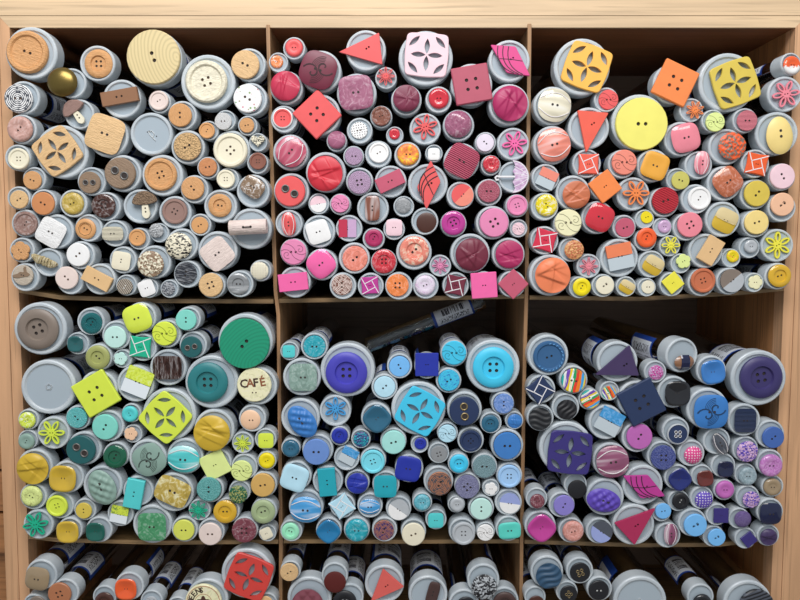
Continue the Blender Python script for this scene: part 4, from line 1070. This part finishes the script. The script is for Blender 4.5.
# inner shell
for edge, s, nm in ((LI, -1, 'side_panel'), (RI, 1, 'side_panel')):
    P = [(line_x(edge, zlow), zlow), (line_x(edge, zlow) + s * .012, zlow), (line_x(edge, ztop) + s * .012, ztop), (line_x(edge, ztop), ztop)]
    prism_y(nm, P, YF + .02, YF + DEPTH, OAKIN, unit)
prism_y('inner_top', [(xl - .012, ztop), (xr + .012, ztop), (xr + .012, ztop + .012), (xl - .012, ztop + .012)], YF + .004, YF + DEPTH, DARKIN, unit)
prism_y('back_panel', [(xl - .02, zlow), (xr + .02, zlow), (xr + .02, ztop + .012), (xl - .02, ztop + .012)], YF + DEPTH, YF + DEPTH + .006, BACKM, unit)
# dividers and the sagging hardboard shelves
DIV = [[(268, 25), (275.5, 290), (278.5, 315), (281, 540), (280.5, 660)], [(529.5, 24), (526.5, 290), (524, 380), (521.5, 540), (520.5, 660)]]
TH = .0036
for D in DIV:
    c = [px2(x, y, YF - .001) for x, y in D]; P = [(x - TH / 2, z) for x, z in c] + [(x + TH / 2, z) for x, z in reversed(c)]
    prism_y('divider', P, YF - .002, YF + DEPTH, HARDZ, unit)
SH = [[(16, 288.5), (60, 295.5), (160, 299), (275, 299.5)], [(277, 299), (400, 297), (526, 294.5)], [(528, 295.5), (640, 297), (740, 291), (788, 286.5)],
      [(27, 535), (60, 538.5), (160, 541), (280, 540)], [(282, 539.5), (400, 540), (521, 539.5)], [(523, 540), (640, 543.5), (720, 543), (775, 536.5)],
      [(32, 655), (278, 655)], [(283, 655), (518, 655)], [(523, 655), (768, 655)]]
shelf_lines = []
for S in SH:
    c = [px2(x, y, YF) for x, y in S]; shelf_lines.append(c)
    c2 = [(c[0][0] + TH / 2 if S[0][0] > 60 else c[0][0] + .001, c[0][1])] + c[1:-1] + [(c[-1][0] - TH / 2 if S[-1][0] < 700 else c[-1][0] - .001, c[-1][1])]
    P = c2 + [(x, z - .0042) for x, z in reversed(c2)]
    prism_y('shelf', P, YF + .0005, YF + DEPTH, HARD, unit)
# lower part of the unit, below the picture
zl2 = shelf_lines[6][0][1] - .0042
prism_y('plinth_panel', [(line_x(LI, zl2), zlow), (line_x(RI, zl2), zlow), (line_x(RI, zl2), zl2 - .002), (line_x(LI, zl2), zl2 - .002)], YF + .002, YF + .02, OAKX, unit)
prism_y('bottom_board', [(xl - .02, zlow - .02), (xr + .02, zlow - .02), (xr + .02, zlow), (xl - .02, zlow)], YF, YF + DEPTH, OAKX, unit)
prism_y('leg_base', [(xl, 0), (xr, 0), (xr, zlow - .02), (xl, zlow - .02)], YF + .03, YF + DEPTH, OAKX, unit)
# the next cabinet, glimpsed past the edge of the frame
nb = bpy.data.objects.new('drawer_cabinet', None); col.objects.link(nb)
tag(nb, 'neighbouring wooden drawer cabinet glimpsed past the shelf frame low down', 'cabinet')
xe = line_x(LI, ztop) - .0245; NBM = oak('neighbour oak', lin('b07a4c'), 0, .7)
prism_y('carcass', [(xe - .36, 0), (xe - .006, 0), (xe - .006, 1.24), (xe - .36, 1.24)], .06, .40, NBM, nb)
for k in range(6):
    z1 = 1.235 - k * .047
    prism_y('drawer', [(xe - .355, z1 - .0435), (xe - .008, z1 - .0435), (xe - .008, z1), (xe - .355, z1)], .045, .06, NBM, nb)
wall = obj('wall_back', mesh('wall_back', [(-2.5, .45, 0), (2.5, .45, 0), (2.5, .45, 2.8), (-2.5, .45, 2.8)], [(0, 1, 2, 3)]), simple('plain wall paint', (.62, .6, .56, 1), .8)); tag(wall, kind='structure')
flo = obj('floor', mesh('floor', [(-2.5, -3, 0), (2.5, -3, 0), (2.5, .45, 0), (-2.5, .45, 0)], [(0, 1, 2, 3)]), simple('grey floor', (.34, .32, .3, 1), .5)); tag(flo, kind='structure')

# ---------------------------------------------------------------- the tubes
COMP = {'A': ('wood-brown', 'button tubes in the wood-brown compartment'), 'B': ('red-pink', 'button tubes in the red and pink compartment'), 'C': ('orange-yellow', 'button tubes in the orange and yellow compartment'),
        'D': ('green', 'button tubes in the green compartment'), 'E': ('blue', 'button tubes in the blue compartment'), 'F': ('navy-purple', 'button tubes in the navy and purple compartment'),
        'G': ('bottom-row brown', 'button tubes under the green compartment'), 'H': ('bottom-row central', 'button tubes under the blue compartment'), 'I': ('bottom-row black', 'button tubes under the navy and purple compartment')}
KW = dict(d2='plain two-hole button', d2w='wide button', d4='four-hole button', rim2='rimmed button', rim4='rimmed four-hole button', deep2='bowl-shaped button', deep4='bowl-shaped four-hole button', gl='glossy domed button', d2s='button with slot mark',
 dome='domed button', swd='swirled dome button', fold='folded-fabric button', knot='beaded button', moz='ornate button', weave='woven button', wv='wavy button', leo='leopard button', rain='rainbow button', str='striped button', sq2='square button',
 sq4='four-hole square button', rsq='rounded-square button', csq='curved-square button', pil='banded pillow button', egg='egg-shaped button', pea='pearly banded button', swl='scroll-carved button', cuts='cut-out square button', tri='triangular button',
 leaf='lozenge button', flo6='six-petal flower button', flo8='eight-petal flower button', flos='small scalloped flower button', spi='double-scroll button', pin='pinwheel button', half='split button', sqh='split square button', bar='block button',
 eye2='eyelet button', eye4='four-eyelet button', heart='heart button')
TN = dict(fold='folded_fabric_button_tube', cuts='cutout_button_tube', tri='triangular_button_tube', leaf='lozenge_button_tube', flo6='flower_button_tube', flo8='flower_button_tube', flos='flower_button_tube', spi='scroll_button_tube', pin='pinwheel_button_tube',
 sq2='square_button_tube', sq4='square_button_tube', rsq='square_button_tube', csq='square_button_tube', pil='square_button_tube', sqh='square_button_tube', bar='block_button_tube', eye2='eyelet_button_tube', eye4='eyelet_button_tube', pea='banded_button_tube',
 egg='egg_button_tube', mush='mushroom_button_tube', twig='toggle_button_tube', cyl='toggle_button_tube', umb='umbrella_button_tube', heart='heart_button_tube', blank='capped_tube', blankd='capped_tube')
T = []; cur = None
for ln in DATA.strip().splitlines():
    ln = ln.strip()
    if not ln or ln[0] == '#': continue
    if ln[0] == '@': q = ln[1:].split(); cur = (float(q[0]), float(q[1]), float(q[2]), q[3]); continue
    body, _, desc = ln.partition('|'); q = body.split(); x0, y0, s, comp = cur
    opt = dict(z.split('=') for z in q[9:])
    t = dict(X=x0 + float(q[0]) * s, Y=y0 + float(q[1]) * s, R=float(q[2]) * s, kind=q[3], c=q[4], bx=x0 + float(q[5]) * s, by=y0 + float(q[6]) * s, br=float(q[7]) * s, ang=float(q[8]), opt=opt, desc=desc.strip(), comp=comp)
    if 'v' in opt: t['vpx'] = [(x0 + float(a) * s, y0 + float(b) * s) for a, b in (p.split(',') for p in opt['v'].split(';'))]
    T.append(t)
rnd = random.Random(11)
for i, t in enumerate(T):
    t['y0'] = rnd.uniform(-.0015, .0015); p = at(t['X'], t['Y'], t['y0'] - .0045); e = at(t['X'] + 1, t['Y'], t['y0'] - .0045); k = (e - p).length
    vp = math.hypot(t['X'] - 400, t['Y'] - 240)
    t['p'] = [p.x, p.z]; t['o'] = [p.x, p.z]; t['r'] = (t['R'] - .0035 * vp) * k; t['k'] = k
def seg_bounds(t):
    """keep the tube bodies inside their compartment"""
    row = 0 if t['comp'] in 'ABC' else (1 if t['comp'] in 'DEF' else 2); ci = 'ABCDEFGHI'.index(t['comp']) % 3; r = t['r'] * .86
    x, z = t['p']
    L = [LI, None, None][0] if ci == 0 else None
    def divx(D, z):
        c = [px2(a, b, YF) for a, b in D]
        for (xa, za), (xb, zb) in zip(c, c[1:]):
            if z >= zb: return xa + (xb - xa) * (z - za) / (zb - za)
        return c[-1][0]
    lo = line_x(LI, z) if ci == 0 else divx(DIV[ci - 1], z) + TH / 2; hi = line_x(RI, z) if ci == 2 else divx(DIV[ci], z) - TH / 2
    c = shelf_lines[row * 3 + ci]; zf = c[-1][1]
    for (xa, za), (xb, zb) in zip(c, c[1:]):
        if xa <= x <= xb: zf = za + (zb - za) * (x - xa) / (xb - xa)
    zc = ztop if row == 0 else None
    if row:
        c = shelf_lines[(row - 1) * 3 + ci]; zc = c[-1][1] - .0042
        for (xa, za), (xb, zb) in zip(c, c[1:]):
            if xa <= x <= xb: zc = za + (zb - za) * (x - xa) / (xb - xa) - .0042
    return lo + r + .0003, hi - r - .0003, zf + r + .0003, zc - r - .0003
for it in range(70):
    for i, a in enumerate(T):
        for b in T[i + 1:]:
            dx, dz = b['p'][0] - a['p'][0], b['p'][1] - a['p'][1]; rr = a['r'] + b['r']
            if abs(dx) > rr or abs(dz) > rr: continue
            d = math.hypot(dx, dz) or 1e-6
            if d < rr and not (a['comp'] != b['comp']):
                o = (rr - d) * .25 / d; a['p'][0] -= dx * o; a['p'][1] -= dz * o; b['p'][0] += dx * o; b['p'][1] += dz * o
    for a in T:
        lo, hi, zf, zc = seg_bounds(a); mx = 1.8 * a['k']
        a['p'][0] = min(max(a['p'][0], lo), hi); a['p'][1] = min(max(a['p'][1], zf), zc)
        for j in (0, 1): a['p'][j] = min(max(a['p'][j], a['o'][j] - mx), a['o'][j] + mx)
for it in range(4):
    for i, a in enumerate(T):
        for b in T[i + 1:]:
            dx, dz = b['p'][0] - a['p'][0], b['p'][1] - a['p'][1]; rr = a['r'] + b['r']
            if abs(dx) > rr or abs(dz) > rr: continue
            d = math.hypot(dx, dz)
            if d < rr * 1.001:
                f = d / rr * .998
                f = max(f, .93); a['r'] *= f; b['r'] *= f

CL = .018; BL = .172
def cap_mesh():
    b = MB(); b.lathe([[(.97, -1.0), (1, -.96)], [(1, -.96), (1, -.1)], [(1, -.1), (.985, -.03), (.95, 0)], [(.95, 0), (.87, 0)], [(.87, 0), (.84, -.09), (.81, -.10)]], 36); return b.done('cap')
def face_mesh():
    b = MB(); b.disc(.815, -.10, 36); return b.done('cap_face')
def body_mesh():
    b = MB(); b.lathe([[(.86, 0), (.86, -.965)], [(.86, -.965), (.8, -.99), (.001, -1.0)]], 28); return b.done('tube_body')
def stack_mesh():
    b = MB(); n = 16; P = []
    for i in range(15): z = -.06 - i * .05; P += [(.74, z), (.74, z - .036), (.6, z - .04), (.6, z - .049)]
    P = [(.001, -.06)] + P + [(.001, -.06 - 15 * .05)]
    b.lathe(P, n, False); return b.done('button_stack')
def label_mesh():
    n = 14; a0, a1 = math.radians(-12), math.radians(192); V = []; F = []; UV = []
    for j, (z, v) in enumerate(((-.10, 0), (-.36, 1))):
        for i in range(n + 1): t = a0 + (a1 - a0) * i / n; V.append((.875 * math.cos(t), .875 * math.sin(t), z))
    for i in range(n): F.append((i, n + 1 + i, n + 2 + i, i + 1)); UV += [(i / n, 0), (i / n, 1), ((i + 1) / n, 1), ((i + 1) / n, 0)]
    me = mesh('paper_label', V, F, True); u = me.uv_layers.new(name='UVMap')
    for k, q in enumerate(UV): u.data[k].uv = q
    return me
FACEME, CAPME, BODYME, STACKME, LABME = face_mesh(), cap_mesh(), body_mesh(), stack_mesh(), label_mesh()
threadbit = None
for i, t in enumerate(T):
    opt = t['opt']; r = t['r']; name = TN.get(t['kind'], 'round_button_tube')
    root = bpy.data.objects.new(name, None); col.objects.link(root); root.empty_display_size = .01
    d = Vector((rnd.uniform(-.008, .008), 1, rnd.uniform(-.006, .006)))
    if opt.get('dir') == '1': d = Vector((-.16, 1, -.05))
    if opt.get('dir') == '2': d = Vector((-.2, 1, .04))
    root.location = (t['p'][0], t['y0'], t['p'][1]); root.rotation_mode = 'QUATERNION'; q = (-d).to_track_quat('Z', 'Y'); root.rotation_quaternion = q
    Mi = (Matrix.Translation(root.location) @ q.to_matrix().to_4x4()).inverted(); t['root'] = root
    zf = CL / 2
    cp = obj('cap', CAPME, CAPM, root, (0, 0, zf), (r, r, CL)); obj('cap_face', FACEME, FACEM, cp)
    bd = obj('tube_body', BODYME, CLEAR, root, (0, 0, zf - CL * .9), (r, r, BL))
    lab = opt.get('lab') or rnd.random() < .42
    if lab: obj('paper_label', LABME, LABELM, bd, (0, 0, 0), (1, 1, 1), 0 if opt.get('lab') else rnd.uniform(0, 6.28))
    if t['kind'] not in ('blank',):
        st = obj('button_stack', STACKME, bmat(t['c']), root, (0, 0, zf - CL), (r, r, BL)); st['kind'] = 'stuff'
    if t['kind'] == 'blank':
        def mk():
            q_ = MB()
            for k in range(5): q_.wire([(.13 * math.cos(k * 1.26 + j * .5) * (1 - j * .12), .13 * math.sin(k * 1.26 + j * .5) * (1 - j * .12)) for j in range(5)], .02, 0, .004)
            return q_.done('moulded_mark')
        obj('moulded_mark', cached('mould', mk), CAPM, root, (0, 0, zf - CL * .10 + .0004), (r, r, .1)); continue
    if t['kind'] == 'blankd':
        obj('thread', cached('lt', lambda: MB().wire([(-.15, .12), (-.1, 0), (0, -.12), (.18, -.3)], .02, 0, .02).wire([(-.1, .1), (0, .16), (.12, .02), (.05, -.15)], .02, 0, .02).done('thread')), THREAD_W, root, (0, 0, zf - CL * .10 + .0006), (r, r, .02))
        obj('cap_hole', cached('chh', lambda: thread_shade_mesh([(-.2, .1, .03), (-.12, .14, .03), (.22, -.1, .03)], 0, False)), THREAD_SHADE, root, (0, 0, zf - CL * .10 + .0003), (r, r, .02)); continue
    k = t['k']; a = t['br'] * k; inside = a < r * .82 and t['kind'] not in ('tri', 'leaf') and math.hypot(t['bx'] - t['X'], t['by'] - t['Y']) * k + a < r * 1.0
    zb = zf - CL * .10 + .0003 if inside else zf + .0004
    if t['kind'] in ('sq2', 'sq4', 'rsq', 'csq', 'cuts', 'bar', 'sqh', 'pin') and a * 1.3 > r * .82: zb = zf + .0004
    P = at(t['bx'], t['by'], -zb + t['y0']); loc = Mi @ P; loc.z = zb
    if 'vpx' in t: opt['verts'] = [((lambda w_: ((w_ - P).x / a, (w_ - P).z / a))(at(x, y, -zb - .003 + t['y0']))) for x, y in t['vpx']]
    build_button(t['kind'], t['c'], a, opt, root, loc, math.radians(t['ang']), i)

# an uncapped look at one tube lying across the blue pile, its paper wrap showing
root = bpy.data.objects.new('lying_tube', None); col.objects.link(root)
tag(root, 'clear tube with white and blue paper wrap lying slantwise on top of the blue tubes', 'button tube', COMP['E'][1])
A_ = at(343, 355, .085); B_ = at(479, 303, .085); d = B_ - A_; root.location = A_; root.rotation_mode = 'QUATERNION'
zq = -d.normalized(); yq = (Vector((0, -1, .5)) - zq * Vector((0, -1, .5)).dot(zq)).normalized(); xq = yq.cross(zq); root.rotation_quaternion = Matrix((xq, yq, zq)).transposed().to_quaternion()
L_ = d.length; rr = .0105
cp = obj('cap', CAPME, CAPM, root, (0, 0, CL * .5), (rr, rr, CL)); obj('cap_face', FACEME, FACEM, cp); bd = obj('tube_body', BODYME, CLEAR, root, (0, 0, -CL * .4), (rr, rr, L_))
lb = obj('paper_label', LABME, LABELM, bd, (0, 0, -.51), (1.01, 1.01, 1.1), 0)

# ---------------------------------------------------------------- names for every tube that single it out
def words_of(s): return len(s.replace('-', ' ').split())
for t in T:
    if not t['desc']:
        size = 'tiny ' if t['br'] < 7.2 else ('small ' if t['br'] < 9.3 else ('large ' if t['br'] > 16 else ''))
        t['desc'] = size + cname(t['c']) + ' ' + KW[t['kind']]
from collections import Counter
cnt = Counter(t['desc'] for t in T); cnt2 = Counter((t['desc'], t['comp']) for t in T); used = set()
def short(s):
    w_ = s.split()
    for cut in (' with ', ' set as ', ' over the ', ' poking ', ' lying ', ' by the ', ' in the ', ' behind '): s = s.split(cut)[0]
    return s
scnt = Counter((short(t['desc']), t['comp']) for t in T)
for t in T:
    C = COMP[t['comp']]; base = t['desc']; cand = []
    if cnt[base] == 1: cand.append(f'{base} on a clear tube, {C[0]} compartment')
    nb_ = sorted((u for u in T if u['comp'] == t['comp'] and u is not t and scnt[(short(u['desc']), u['comp'])] == 1), key=lambda u: math.hypot(u['X'] - t['X'], (u['Y'] - t['Y']) * .8) - u['R'])
    for u in nb_[:8]:
        dx, dy = u['X'] - t['X'], u['Y'] - t['Y']
        rel = 'beside' if abs(dx) > 1.6 * abs(dy) else ('below' if dy < 0 else 'above')
        cand.append(f"{base}, {C[0]} compartment, {rel} the {short(u['desc']).replace(' button', '')} one")
    nm = base[0].upper() + base[1:]
    pick = next((c for c in cand if c not in used and len(c.split()) <= 16), None) or next(c for c in cand if c not in used)
    used.add(pick); tag(t['root'], pick[0].upper() + pick[1:], 'button tube', C[1])
